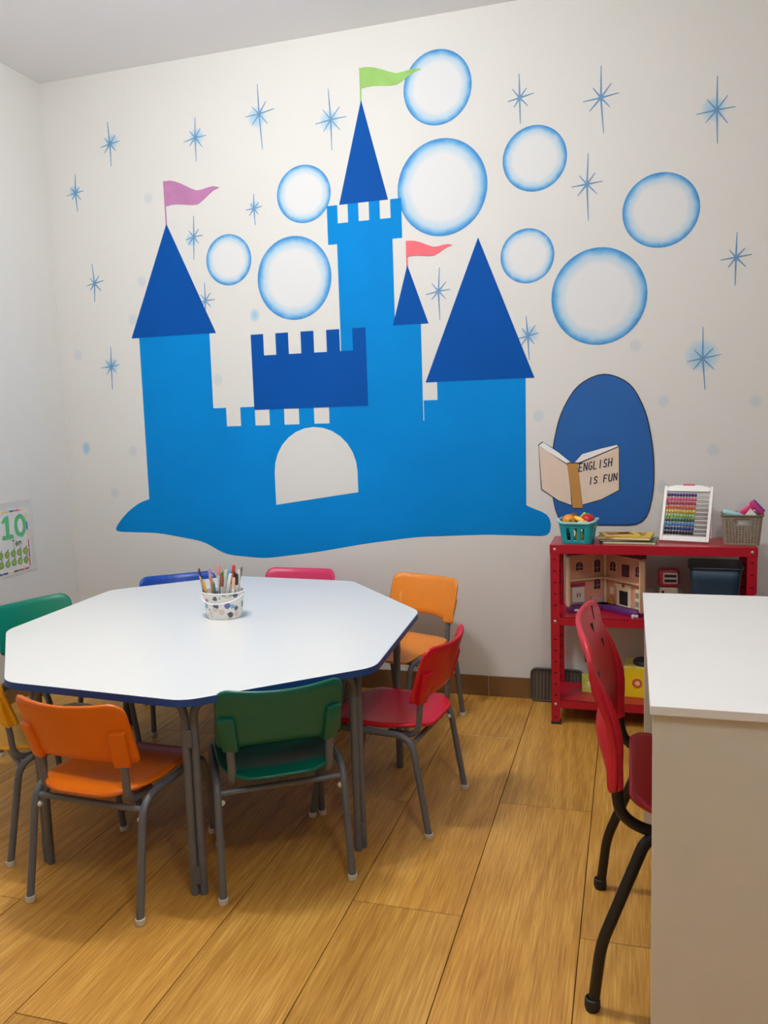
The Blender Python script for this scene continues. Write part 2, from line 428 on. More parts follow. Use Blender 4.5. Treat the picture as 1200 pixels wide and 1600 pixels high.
def radial_mat(name, stops, alpha=False, wob=0.10):
    m = bpy.data.materials.new(name); m.use_nodes = True
    nt = m.node_tree; L = nt.links; b = nt.nodes['Principled BSDF']; b.inputs['Roughness'].default_value = 0.75
    tc = nt.nodes.new('ShaderNodeTexCoord'); ln = nt.nodes.new('ShaderNodeVectorMath'); ln.operation = 'LENGTH'
    L.new(tc.outputs['Object'], ln.inputs[0])
    oi = nt.nodes.new('ShaderNodeObjectInfo')
    va = nt.nodes.new('ShaderNodeVectorMath'); va.operation = 'ADD'
    cm = nt.nodes.new('ShaderNodeCombineXYZ'); mm = nt.nodes.new('ShaderNodeMath'); mm.operation = 'MULTIPLY'; mm.inputs[1].default_value = 30
    L.new(oi.outputs['Random'], mm.inputs[0]); L.new(mm.outputs[0], cm.inputs[1])
    L.new(tc.outputs['Object'], va.inputs[0]); L.new(cm.outputs[0], va.inputs[1])
    n = nt.nodes.new('ShaderNodeTexNoise'); n.inputs['Scale'].default_value = 3.0; n.inputs['Detail'].default_value = 5
    L.new(va.outputs[0], n.inputs['Vector'])
    ma = nt.nodes.new('ShaderNodeMath'); ma.operation = 'MULTIPLY_ADD'; ma.inputs[1].default_value = wob * 2; 
    sb = nt.nodes.new('ShaderNodeMath'); sb.operation = 'SUBTRACT'; sb.inputs[1].default_value = wob
    L.new(n.outputs['Fac'], ma.inputs[0]); L.new(ln.outputs['Value'], ma.inputs[2]); L.new(ma.outputs[0], sb.inputs[0])
    cr = nt.nodes.new('ShaderNodeValToRGB'); els = cr.color_ramp.elements
    els[0].position = stops[0][0]; els[0].color = (*lin(stops[0][1])[:3], stops[0][2] if alpha else 1)
    els[1].position = stops[-1][0]; els[1].color = (*lin(stops[-1][1])[:3], stops[-1][2] if alpha else 1)
    for s in stops[1:-1]:
        e = els.new(s[0]); e.color = (*lin(s[1])[:3], s[2] if alpha else 1)
    L.new(sb.outputs[0], cr.inputs['Fac']); L.new(cr.outputs['Color'], b.inputs['Base Color'])
    if alpha: L.new(cr.outputs['Alpha'], b.inputs['Alpha'])
    return m
M_BUB = radial_mat('mural_bubble', [(0.0, (224, 225, 225)), (0.66, (223, 225, 227)), (0.83, (184, 210, 228)), (0.92, (110, 176, 222)), (0.975, (62, 142, 210))], wob=0.07)
M_SPOT = radial_mat('mural_spot', [(0.0, (152, 196, 224)), (0.55, (180, 207, 222)), (0.95, (222, 221, 217))], False, 0.12)
M_FAINT = radial_mat('mural_faint_spot', [(0.0, (205, 211, 215)), (0.6, (208, 213, 215)), (0.95, (222, 221, 217))], False, 0.14)
M_STROKE = mat('mural_star_stroke', (104, 150, 192), 0.65, noise=0.15, scale=40)
def disc(name, x, z, rx, rz_, m, layer, parent=mural, n=48, label=None):
    bm = bmesh.new()
    a = [bm.verts.new((math.cos(2 * PI * k / n), 0, math.sin(2 * PI * k / n))) for k in range(n)]
    bm.faces.new(a)                      # a film of paint: one face, facing the room
    o = obj(name, bm, m, parent, loc=(x, -0.0006 * layer, z)); o.scale = (rx, 1, rz_)
    if label: o['label'] = label
    return o
# separate floating bubbles
for x, z, rx, rz_ in [(-1.83, 2.055, 0.118, 0.118), (-1.435, 2.315, 0.132, 0.128), (-1.500, 1.945, 0.185, 0.19), (-0.800, 2.69, 0.15, 0.155), (-0.790, 2.275, 0.20, 0.205),
                    (-0.390, 2.35, 0.134, 0.134), (-0.425, 1.955, 0.114, 0.114), (0.115, 2.09, 0.150, 0.148), (-0.130, 1.765, 0.195, 0.20)]:
    disc('bubble', x, z, rx, rz_, M_BUB, 1.3)
# eight-armed stars
STARS = [(-2.434, 2.654, .10, 1), (-2.65, 2.446, .085, 1), (-2.577, 2.002, .09, 0), (-2.514, 1.587, .10, 1), (-1.97, 2.627, .105, 1), (-1.637, 2.69, .125, 1), (-1.29, 2.621, .125, 1),
         (-1.686, 2.276, .075, 1), (-2.007, 2.177, .09, 1), (-1.965, 1.875, .09, 0), (-0.449, 2.6, .10, 0), (-0.12, 2.556, .125, 0), (0.322, 2.451, .125, 1), (-0.176, 2.223, .12, 0),
         (-0.816, 1.836, .10, 0), (-0.426, 1.619, .10, 1), (0.401, 1.88, .10, 0), (0.282, 1.488, .12, 2)]
for i, (x, z, s, glow) in enumerate(STARS):
    rr = random.Random(i); bm = bmesh.new()
    for k, (ang, ln) in enumerate([(90, 1.0), (270, 1.15), (8, .58), (188, .58), (50, .5), (130, .45), (230, .5), (310, .5)]):
        a = rad(ang + rr.uniform(-5, 5)); l = s * ln * rr.uniform(.85, 1.1); w = 0.0038
        d = (math.cos(a), math.sin(a)); p = (-d[1], d[0])
        poly = [(x - d[0] * .006 + p[0] * w, z - d[1] * .006 + p[1] * w), (x - d[0] * .006 - p[0] * w, z - d[1] * .006 - p[1] * w),
                (x + d[0] * l - p[0] * w * .35, z + d[1] * l - p[1] * w * .35), (x + d[0] * l + p[0] * w * .35, z + d[1] * l + p[1] * w * .35)]
        prism(bm, poly, -0.0014 - 0.00005 * k, -0.0001, 'xz')
    st = obj('star', bm, M_STROKE, mural)
    if glow:
        g = disc('star_glow', x + rr.uniform(-.012, .012), z + rr.uniform(-.02, .01), (.036, .046, .07)[glow] * (s / .11), (.036, .046, .07)[glow] * (s / .11), M_SPOT, 1.0, st, 24)
for x, z in [(-2.241, 2.379), (-2.309, 1.991), (-1.922, 1.237 + .26), (-2.421, 1.159), (-2.706, 1.654), (-2.371, 1.809), (0.132, 1.319), (0.328, 1.113), (0.483, 1.307), (0.129, 0.963), (0.442, 0.869), (0.019, 1.554), (-2.544, 0.947), (-0.385, 1.274)]:
    disc('faint_spot', x, z, 0.031, 0.034, M_FAINT, 0.8, mural, 24)
disc('faint_spot', -2.698, 1.18, 0.03, 0.042, M_SPOT, 0.8, mural, 24)
disc('faint_spot', -1.709, 1.79, 0.03, 0.036, M_SPOT, 0.8, mural, 24)
# painted open book in front of a plain blue beanbag
M_INK = mat('mural_ink', (28, 36, 62), 0.6)
M_NAVY = mat('mural_beanbag_blue', (18, 92, 166), 0.6, noise=0.06, scale=6)
M_COVER = mat('mural_book_cover', (226, 206, 186), 0.6, noise=0.03, scale=8)
M_SPINE = mat('mural_book_spine', (190, 138, 70), 0.6, noise=0.05, scale=12)
bag_pts = [(-0.30, 0.80), (-0.33, 0.95), (-0.325, 1.12), (-0.29, 1.28), (-0.22, 1.40), (-0.11, 1.45), (0.0, 1.40), (0.06, 1.28), (0.09, 1.12), (0.095, 0.95), (0.06, 0.80)]
def grow(poly, d):
    cx = sum(p[0] for p in poly) / len(poly); cz = sum(p[1] for p in poly) / len(poly)
    return [(p[0] + d * (p[0] - cx) / math.hypot(p[0] - cx, p[1] - cz), p[1] + d * (p[1] - cz) / math.hypot(p[0] - cx, p[1] - cz)) for p in poly]
bag = node('painted_beanbag', mural, 'plain painted blue beanbag behind the book')
bp_ = round_poly(bag_pts, 0.07, 4)
paint('outline', grow(bp_, 0.005), M_INK, bag, 4.6); paint('cushion', bp_, M_NAVY, bag, 5.2)
book = node('painted_book', mural, 'painted open book lettered ENGLISH IS FUN')
lc = [(-0.384, 1.144), (-0.258, 1.062), (-0.246, 0.885), (-0.30, 0.905), (-0.372, 0.955)]
rc = [(-0.222, 1.066), (-0.048, 1.137), (-0.047, 0.95), (-0.12, 0.91), (-0.205, 0.885)]
sp = [(-0.262, 1.066), (-0.220, 1.066), (-0.198, 0.872), (-0.240, 0.872)]
pgl = [(-0.384, 1.146), (-0.365, 1.160), (-0.30, 1.115), (-0.245, 1.068), (-0.26, 1.058)]
pgr = [(-0.235, 1.066), (-0.20, 1.105), (-0.12, 1.128), (-0.055, 1.142), (-0.05, 1.132), (-0.222, 1.060)]
for nm, pl, m in (('page_block', pgl, M_CEIL), ('page_block', pgr, M_CEIL), ('cover', lc, M_COVER), ('cover', rc, M_COVER), ('spine', sp, M_SPINE)):
    paint('outline', grow(pl, 0.0045), M_INK, book, 5.8 if nm != 'spine' else 6.9)
    paint(nm, pl, m, book, 6.4 if nm != 'spine' else 7.5)
GLY = {'E': [[(1, 0), (0, 0), (0, 1), (1, 1)], [(0, .5), (.8, .5)]], 'N': [[(0, 0), (0, 1), (1, 0), (1, 1)]], 'G': [[(1, .85), (.6, 1), (.15, .85), (0, .5), (.15, .1), (.6, 0), (1, .15), (1, .45), (.6, .45)]],
       'L': [[(0, 1), (0, 0), (.9, 0)]], 'I': [[(.5, 0), (.5, 1)]], 'S': [[(1, .85), (.6, 1), (.1, .85), (.2, .55), (.8, .45), (.95, .15), (.5, 0), (0, .12)]], 'H': [[(0, 0), (0, 1)], [(1, 0), (1, 1)], [(0, .5), (1, .5)]],
       'F': [[(0, 0), (0, 1), (1, 1)], [(0, .52), (.75, .52)]], 'U': [[(0, 1), (0, .25), (.25, 0), (.75, 0), (1, .25), (1, 1)]]}
def stroke_seg(bm, a, b_, w, y0, y1, plane):
    d = Vector((b_[0] - a[0], b_[1] - a[1])); 
    if d.length < 1e-6: return
    d.normalize(); p = Vector((-d.y, d.x)) * w; e = d * w * 0.6
    prism(bm, [(a[0] - e.x + p.x, a[1] - e.y + p.y), (a[0] - e.x - p.x, a[1] - e.y - p.y), (b_[0] + e.x - p.x, b_[1] + e.y - p.y), (b_[0] + e.x + p.x, b_[1] + e.y + p.y)], y0, y1, plane)
def letters(text, x, z, h, adv, slope, parent, layer, w=0.0022):
    for chh in text:
        if chh != ' ':
            bm = bmesh.new()
            for st in GLY[chh]:
                pts = [(x + px * adv * .62 + py * h * .10, z + py * h + slope * px * adv * .6) for px, py in st]
                for k, (a, b_) in enumerate(zip(pts[:-1], pts[1:])): stroke_seg(bm, a, b_, w, -0.0006 * layer - 0.00004 * k, -0.0002, 'xz')
            obj('letter', bm, M_INK, parent)
        x += adv; z += slope * adv
letters('ENGLISH', -0.214, 1.030, 0.034, 0.0205, 0.17, book, 8.2)
letters('IS FUN', -0.172, 0.974, 0.030, 0.0205, 0.16, book, 8.2)

# ------------------------------------------------------------------ poster on the left wall
po = thing('number_poster', 'white number poster with green 10 and rows of apples on wall', 'poster', (XL, 0, 0))
M_PAPER = mat('poster_paper', (240, 238, 234), 0.6)
M_SLEEVE = mat('clear_sleeve', (244, 244, 244), 0.25); M_SLEEVE.node_tree.nodes['Principled BSDF'].inputs['Alpha'].default_value = 0.35
P_Y0, P_Y1, P_Z0, P_Z1 = 3.055, 3.315, 0.605, 0.915
bm = box((0.0012, (P_Y0 + P_Y1) / 2, (P_Z0 + P_Z1) / 2), (0.0022, P_Y1 - P_Y0, P_Z1 - P_Z0)); obj('paper', bm, M_PAPER, po)
bm = box((0.0016, (P_Y0 + P_Y1) / 2, 0.773), (0.0030, P_Y1 - P_Y0 + 0.05, 0.35), 0.0); obj('plastic_sleeve', bm, M_SLEEVE, po)
M_N10 = mat('print_green', (96, 190, 130), 0.6); M_TXT = mat('print_olive', (118, 158, 90), 0.6)
def pr(name, poly, m, x=0.0036):
    bm = bmesh.new(); A = [bm.verts.new((0.002, *p)) for p in poly]; B = [bm.verts.new((x, *p)) for p in poly]; n_ = len(poly)
    for tri_ in tessellate_polygon([[Vector((p[0], p[1], 0)) for p in poly]]):
        bm.faces.new([A[k] for k in tri_]); bm.faces.new([B[k] for k in tri_])
    for k in range(n_): bm.faces.new((A[k], A[(k + 1) % n_], B[(k + 1) % n_], B[k]))
    return obj(name, bm, m, po)
yc = 3.235
one = [(0.0, 0.775), (0.075, 0.775), (0.075, 0.795), (0.050, 0.795), (0.050, 0.885), (0.030, 0.885), (0.0, 0.862), (0.008, 0.848), (0.026, 0.860), (0.026, 0.795), (0.0, 0.795)]
pr('digit', [(3.128 + p[0] * 0.95, p[1]) for p in one], M_N10)
bm = bmesh.new(); n = 28; cy, cz = 3.250, 0.830
oa = [(cy + 0.041 * math.cos(2 * PI * k / n), cz + 0.056 * math.sin(2 * PI * k / n)) for k in range(n)]
ia = [(cy + 0.019 * math.cos(2 * PI * k / n), cz + 0.034 * math.sin(2 * PI * k / n)) for k in range(n)]
for k in range(n):
    k2 = (k + 1) % n
    prism(bm, [oa[k], oa[k2], ia[k2], ia[k]], 0.002, 0.0036, 'yz')
obj('digit', bm, M_N10, po)
GLY2 = {'T': [[(.5, 0), (.5, 1)], [(0, 1), (1, 1)]], 'e': [[(0, .33), (.9, .33), (.8, .6), (.45, .68), (.1, .5), (0, .3), (.15, .05), (.5, 0), (.85, .1)]], 'n': [[(0, 0), (0, .66)], [(0, .45), (.3, .66), (.7, .6), (.8, .4), (.8, 0)]]}
yy = 3.187
for chh in 'Ten':
    bm = bmesh.new()
    for st in GLY2[chh]:
        pts = [(yy + a * 0.017, 0.737 + b_ * 0.028) for a, b_ in st]
        for a, b_ in zip(pts[:-1], pts[1:]): stroke_seg(bm, a, b_, 0.0024, 0.002, 0.0036, 'yz')
    obj('letter', bm, M_TXT, po); yy += 0.023
M_APL = mat('print_apple', (146, 182, 92), 0.6, noise=0.1, scale=60); M_APO = mat('print_apple_outline', (86, 116, 70), 0.6)
for r_ in range(2):
    for k in range(5):
        ay, az = 3.108 + k * 0.041, 0.703 - r_ * 0.044
        el = lambda s_: [(ay + s_ * 0.0165 * math.cos(2 * PI * q / 16), az + s_ * 0.0165 * math.sin(2 * PI * q / 16)) for q in range(16)]
        a = pr('apple', el(1.0), M_APO, 0.0034); bm = bmesh.new(); prism(bm, el(0.84), 0.002, 0.0038, 'yz'); obj('apple_flesh', bm, M_APL, a)
        bm = bmesh.new(); stroke_seg(bm, (ay + .002, az + .014), (ay + .009, az + .024), 0.0022, 0.002, 0.0037, 'yz'); obj('stalk', bm, M_APO, a)
cols = [(236, 205, 130), (20, 130, 110), (222, 90, 150), (240, 214, 150), (30, 92, 160), (232, 200, 170), (196, 80, 96), (206, 84, 100), (90, 110, 80), (240, 210, 150)]
dash = []
ys_ = [P_Y0 + 0.02 + i * (P_Y1 - P_Y0 - 0.045) / 6 for i in range(7)]
for i in range(6):
    dash.append(((ys_[i] + .003, P_Z1 - .014), (ys_[i + 1] - .003, P_Z1 - .006), cols[(i + 2) % 4]))
    dash.append(((ys_[i] + .003, P_Z0 + .008), (ys_[i + 1] - .003, P_Z0 + .016), cols[[4, 4, 9, 8, 7, 7][i]]))
zs_ = [P_Z0 + 0.02 + i * (P_Z1 - P_Z0 - 0.045) / 6 for i in range(7)]
for i in range(6): dash.append(((P_Y1 - .022, zs_[i] + .003), (P_Y1 - .015, zs_[i + 1] - .003), cols[[7, 6, 6, 5, 4, 3][i]]))
for i, (a, b_, cc) in enumerate(dash):
    pr('border_dash', [(a[0], a[1]), (b_[0], a[1]), (b_[0], b_[1]), (a[0], b_[1])], mat('print_%d_%d_%d' % cc, cc, 0.6))

# ------------------------------------------------------------------ octagonal table
TZ = 0.585
OCT = [(-2.123, 2.341), (-1.701, 1.851), (-1.106, 1.81), (-0.699, 2.179), (-0.737, 2.851), (-1.159, 3.341), (-1.754, 3.382), (-2.161, 3.013)]
TCX, TCY = -1.43, 2.596
tb = thing('octagonal_table', 'low octagonal table with white top, blue edge and grey double legs', 'table', (TCX, TCY, 0))
loc8 = [(x - TCX, y - TCY) for x, y in OCT]
outer = round_poly(loc8, 0.045, 5)
def inset(poly, d):
    cx = sum(p[0] for p in poly) / len(poly); cy_ = sum(p[1] for p in poly) / len(poly)
    return [(p[0] - d * (p[0] - cx) / math.hypot(p[0] - cx, p[1] - cy_), p[1] - d * (p[1] - cy_) / math.hypot(p[0] - cx, p[1] - cy_)) for p in poly]
bm = bmesh.new(); prism(bm, outer, TZ - 0.021, TZ - 0.001); obj('edge_band', bm, M_BLUE_EDGE, tb)
bm = bmesh.new()
A = [bm.verts.new((*p, TZ - 0.0012)) for p in inset(outer, 0.0005)]; B = [bm.verts.new((*p, TZ)) for p in inset(outer, 0.003)]
bm.faces.new(A); bm.faces.new(B)
for i in range(len(A)): bm.faces.new((A[i], A[(i + 1) % len(A)], B[(i + 1) % len(A)], B[i]))
obj('tabletop', bm, M_WHITE, tb)
def toward(p, q, d):
    v = Vector((q[0] - p[0], q[1] - p[1])); v.normalize(); return (p[0] + v.x * d, p[1] + v.y * d)
zt = TZ - 0.034
for i in range(8):
    a = loc8[i]; prv = loc8[i - 1]; nxt = loc8[(i + 1) % 8]
    cin = inset(loc8, 0.085)[i]
    leg = node('leg', tb)
    for s_, other in ((-1, prv), (1, nxt)):
        v = Vector((other[0] - a[0], other[1] - a[1])).normalized()
        base = Vector((cin[0] + v.x * 0.013, cin[1] + v.y * 0.013))
        top = base + v * 0.05; rail = base + v * 0.12
        bm = bmesh.new()
        tube(bm, fillet([(base.x, base.y, 0.0), (base.x, base.y, zt), (rail.x, rail.y, zt)], 0.05, 6), 0.0115, 12)
        obj('leg_tube', bm, M_STEEL, leg, True)
    for z in (0.06, 0.45):
        bm = bmesh.new(); bx(bm, (cin[0], cin[1], z), (0.018, 0.018, 0.05), 0.002); obj('weld_plate', bm, M_STEEL, leg)
bm = bmesh.new()
rl = inset(loc8, 0.085)
for i in range(8):
    a, b_ = rl[i], rl[(i + 1) % 8]
    p = toward(a, b_, 0.11); q = toward(b_, a, 0.11)
    tube(bm, [(p[0], p[1], zt), (q[0], q[1], zt)], 0.0115, 10)
obj('under_frame', bm, M_STEEL, tb, True)

# ------------------------------------------------------------------ children's chairs
def plastic(name, rgb): return mat(name, rgb, 0.36, noise=0.035, scale=18, bump=0.06, bscale=260)
HW = 0.170
def xs_round(n, hw, rc):
    """sample positions dense near the rounded ends"""
    return [hw * math.sin(PI / 2 * (2 * i / (n - 1) - 1)) for i in range(n)]
def kid_back(bm):
    rc = 0.034
    def fn(x, v):
        u = x / HW
        zt_ = 0.588 + 0.008 * u * u
        zb_ = 0.436 - 0.022 * u * u
        d = abs(x) - (HW - rc)
        if d > 0:
            dr = rc - math.sqrt(max(0, rc * rc - d * d)); zt_ -= dr; zb_ += dr * 0.45
        z = zb_ + (zt_ - zb_) * v
        y = -0.150 - 0.046 * (1 - u * u) - 0.055 * (z - 0.42) / 0.17
        return (x, y, z)
    shell(bm, fn, xs_round(23, HW, rc), [i / 8 for i in range(9)], 0.012, 0.42)
    return fn
def kid_seat(bm):
    hw, y0, y1, rc = 0.163, -0.195, 0.165, 0.06
    def fn(u, v):
        y = y0 + (y1 - y0) * (v + 1) / 2
        d = max(abs(y - (y0 + y1) / 2) - ((y1 - y0) / 2 - rc), 0)
        h = hw - (rc - math.sqrt(max(0, rc * rc - d * d)))
        if y < -0.05: h -= 0.04 * ((-0.05 - y) / 0.145) ** 2
        x = u * h
        z = 0.336 - 0.010 * (1 - u * u) * (1 - v * v) + 0.010 * max(0, -v - 0.2) - 0.018 * ss((v - 0.55) / 0.45) - 0.012 * ss((-v - 0.75) / 0.25)
        return (x, y, z)
    shell(bm, fn, [-1 + 2 * i / 16 for i in range(17)], csp(17), 0.011, 0.42)
KID = {}
def kid_meshes():
    bm = bmesh.new(); kid_back(bm); KID['backrest'] = bm
    bm = bmesh.new(); kid_seat(bm); KID['seat'] = bm
kid_proto = None
def make_chair():
    t = thing('school_chair', 'chair', 'chair')
    m0 = plastic('chair_plastic_proto', (200, 100, 20))
    bm = bmesh.new(); kid_seat(bm); obj('seat', bm, m0, t, 'full')
    bm = bmesh.new(); kid_back(bm); back = obj('backrest', bm, m0, t, 'full')
    for s_ in (-1, 1):
        bm = bmesh.new()
        bx(bm, (0, 0, 0), (0.046, 0.024, 0.108), 0.006)
        o = obj('sleeve', bm, m0, back, True, loc=(s_ * 0.140, -0.186, 0.464), rot=(rad(17), 0, rad(s_ * 20)))
    for s_ in (-1, 1):
        # rear and front legs meet under the seat side
        bm = bmesh.new(); r = 0.0105
        tube(bm, fillet([(s_ * 0.180, -0.205, 0.012), (s_ * 0.176, -0.155, 0.318), (s_ * 0.172, 0.0, 0.318)], 0.06, 6), r, 12)
        leg = obj('leg', bm, M_STEEL, t, True)
        bm = bmesh.new(); lathe(bm, [(0, 0), (0.013, 0.001), (0.0145, 0.008), (0.0135, 0.017), (0.0105, 0.018)], 14, (s_ * 0.1802, -0.206, 0)); obj('foot_cap', bm, M_CAP, leg, True)
        bm = bmesh.new(); ball(bm, (s_ * 0.176 - s_ * 0.010, -0.158, 0.262), 0.0085, 10, (1.1, 1, 1)); obj('bolt_cap', bm, M_CAP, leg, True)
        bm = bmesh.new()
        tube(bm, fillet([(s_ * 0.172, 0.0, 0.318), (s_ * 0.168, 0.145, 0.318), (s_ * 0.177, 0.200, 0.012)], 0.05, 6), r, 12)
        leg = obj('leg', bm, M_STEEL, t, True)
        bm = bmesh.new(); lathe(bm, [(0, 0), (0.013, 0.001), (0.0145, 0.008), (0.0135, 0.017), (0.0105, 0.018)], 14, (s_ * 0.1772, 0.201, 0)); obj('foot_cap', bm, M_CAP, leg, True)
        # oval support that carries the backrest and bends under the seat
        bm = bmesh.new()
        tube(bm, fillet([(s_ * 0.139, -0.188, 0.472), (s_ * 0.137, -0.171, 0.41), (s_ * 0.134, -0.162, 0.304), (s_ * 0.128, -0.06, 0.306)], 0.045, 6), 0.0115, 12, True, 0.8)
        obj('back_support', bm, M_STEEL, t, True)
    for y, z in ((-0.150, 0.286), (0.10, 0.306)):
        bm = bmesh.new(); tube(bm, [(-0.172, y, z), (0.172, y, z)], 0.009, 10); obj('cross_bar', bm, M_STEEL, t, True)
    return t
CH = [
    ('orange', (224, 108, 2), (-1.392, 1.945), -3.0, 'orange plastic chair at the table front, next to green chair'),
    ('green', (0, 98, 78), (-1.012, 2.135), 32.7, 'dark green plastic chair between the front orange and red chairs'),
    ('red', (206, 10, 34), (-0.775, 2.530), 83.3, 'red plastic school chair tucked at the right of the table'),
    ('light_orange', (246, 146, 44), (-0.935, 3.245), 158.0, 'light orange plastic chair behind the table near the wall'),
    ('pink', (220, 52, 104), (-1.482, 3.315), 180.0, 'pink plastic chair behind the table against the mural wall'),
    ('blue', (4, 74, 176), (-1.885, 3.150), -143.0, 'blue plastic chair behind the table beside the pencil cup'),
    ('emerald', (0, 128, 100), (-2.146, 2.665), -109.0, 'emerald green plastic chair beside the left wall'),
    ('yellow', (244, 178, 22), (-1.784, 2.161), -38.0, 'yellow plastic chair cut off at the left edge of the photo'),
]
proto = make_chair()
def recolor(o, m):
    for ch in o.children:
        if ch.name.split('.')[0] in ('seat', 'backrest', 'sleeve'):
            ch.material_slots[0].link = 'OBJECT'; ch.material_slots[0].material = m
        recolor(ch, m)
def copy_tree(o, parent=None):
    c_ = o.copy(); COL.objects.link(c_); c_.parent = parent
    for ch in o.children: copy_tree(ch, c_)
    return c_
chairs = [proto] + [copy_tree(proto) for _ in CH[1:]]
for ch, (nm, rgb, (x, y), a, lb) in zip(chairs, CH):
    ch.location = (x, y, 0); ch.rotation_euler = (0, 0, rad(a))
    ch['label'] = lb; ch['group'] = 'small school chairs around the octagonal table'
    recolor(ch, plastic('chair_plastic_' + nm, rgb))

# ------------------------------------------------------------------ pencil bucket on the table
CX, CY = -1.425, 2.655
pc = thing('pencil_bucket', 'small white owl-print bucket holding pencils on the octagonal table', 'bucket', (CX, CY, TZ))
def print_mat():
    m = bpy.data.materials.new('owl_print_paper'); m.use_nodes = True
    nt = m.node_tree; L = nt.links; b = nt.nodes['Principled BSDF']; b.inputs['Roughness'].default_value = 0.45
    tc = nt.nodes.new('ShaderNodeTexCoord')
    v = nt.nodes.new('ShaderNodeTexVoronoi'); v.inputs['Scale'].default_value = 44
    L.new(tc.outputs['Object'], v.inputs['Vector'])
    n = nt.nodes.new('ShaderNodeTexNoise'); n.inputs['Scale'].default_value = 260; L.new(tc.outputs['Object'], n.inputs['Vector'])
    ad = nt.nodes.new('ShaderNodeMath'); ad.operation = 'MULTIPLY_ADD'; ad.inputs[1].default_value = 0.45; L.new(n.outputs['Fac'], ad.inputs[0]); L.new(v.outputs['Distance'], ad.inputs[2])
    lt = nt.nodes.new('ShaderNodeMath'); lt.operation = 'LESS_THAN'; lt.inputs[1].default_value = 0.72; L.new(ad.outputs[0], lt.inputs[0])
    sep = nt.nodes.new('ShaderNodeSeparateColor'); L.new(v.outputs['Color'], sep.inputs[0])
    cr = nt.nodes.new('ShaderNodeValToRGB'); cr.color_ramp.interpolation = 'CONSTANT'
    pal = [(236, 236, 236), (118, 188, 226), (236, 236, 236), (222, 130, 160), (128, 196, 164), (236, 234, 230), (112, 110, 178), (226, 206, 196), (90, 90, 110)]
    e = cr.color_ramp.elements; e[0].color = lin(pal[0]); e[1].position = 1 / 9; e[1].color = lin(pal[1])
    for i in range(2, 9):
        q = e.new(i / 9); q.color = lin(pal[i])
    L.new(sep.outputs[0], cr.inputs['Fac'])
    mx = nt.nodes.new('ShaderNodeMix'); mx.data_type = 'RGBA'; mx.inputs[6].default_value = lin((238, 238, 236)); L.new(lt.outputs[0], mx.inputs['Factor']); L.new(cr.outputs['Color'], mx.inputs[7])
    L.new(mx.outputs[2], b.inputs['Base Color']); return m
M_OWL = print_mat(); M_WPL = mat('white_plastic', (240, 240, 238), 0.4)
bm = bmesh.new(); lathe(bm, [(0, 0.0), (0.060, 0.0), (0.064, 0.004), (0.078, 0.096), (0.0755, 0.096), (0.061, 0.006), (0, 0.006)], 36, sx=1, sy=0.86); obj('bucket_wall', bm, M_OWL, pc, True)
bm = bmesh.new(); tube(bm, [(0.0785 * math.cos(2 * PI * k / 36), 0.86 * 0.0785 * math.sin(2 * PI * k / 36), 0.097) for k in range(36)], 0.0028, 8, closed=True); obj('rim', bm, M_WPL, pc, True)
bm = bmesh.new()
hp = []
for k in range(25):
    a = PI + PI * k / 24
    drop = math.sin(PI * k / 24)
    z = 0.089 - 0.028 * drop; rr_ = 0.0625 + 0.0155 * (z / 0.097) + 0.005
    hp.append((rr_ * math.cos(a) * 1.0, 0.86 * rr_ * math.sin(a) - 0.002, z))
tube(bm, hp, 0.0024, 8); obj('handle', bm, M_WPL, pc, True)
PENS = [('dark purple', (72, 44, 96), -.058, -.02, -9, 6, .175, 'pencil'), ('yellow', (236, 190, 60), -.045, -.03, -7, 10, .125, 'pencil'), ('tan', (196, 150, 104), -.030, -.035, -16, 8, .145, 'pencil'),
        ('salmon pink', (236, 150, 158), -.024, .02, -2, -4, .165, 'marker'), ('dark green', (40, 120, 90), -.016, -.015, 5, -3, .155, 'pencil'), ('pale mint', (214, 234, 220), -.006, .0, 7, -2, .150, 'marker'),
        ('brown', (150, 92, 66), .002, -.025, 4, 5, .135, 'marker'), ('maroon', (112, 40, 62), .010, .02, 6, -4, .140, 'pencil'), ('white', (236, 236, 234), .012, -.035, 15, 6, .150, 'marker'),
        ('red', (206, 62, 48), .020, .0, 10, 2, .172, 'marker'), ('navy', (44, 50, 96), .022, -.02, 12, -3, .150, 'marker'), ('grey', (110, 112, 112), .028, .025, 13, -5, .175, 'pencil'),
        ('rust', (178, 82, 52), .040, -.02, 6, 3, .145, 'marker'), ('rosy', (214, 120, 124), .036, .012, 3, -6, .138, 'pencil'), ('black-capped', (46, 54, 56), .056, -.012, 5, 1, .140, 'marker'), ('cream', (232, 222, 196), .050, .02, 4, -4, .148, 'marker'),
        ('lilac', (176, 150, 200), -.048, .012, -6, -4, .150, 'marker'), ('orange', (232, 140, 60), -.036, -.008, -4, 2, .140, 'pencil'), ('olive', (128, 130, 70), -.018, .034, -1, -6, .150, 'pencil'),
        ('sky blue', (120, 180, 220), .004, .034, 2, -6, .146, 'marker'), ('peach', (238, 190, 160), .046, -.034, 9, 6, .132, 'marker'), ('teal', (30, 130, 140), -.008, -.044, -2, 8, .128, 'pencil')]
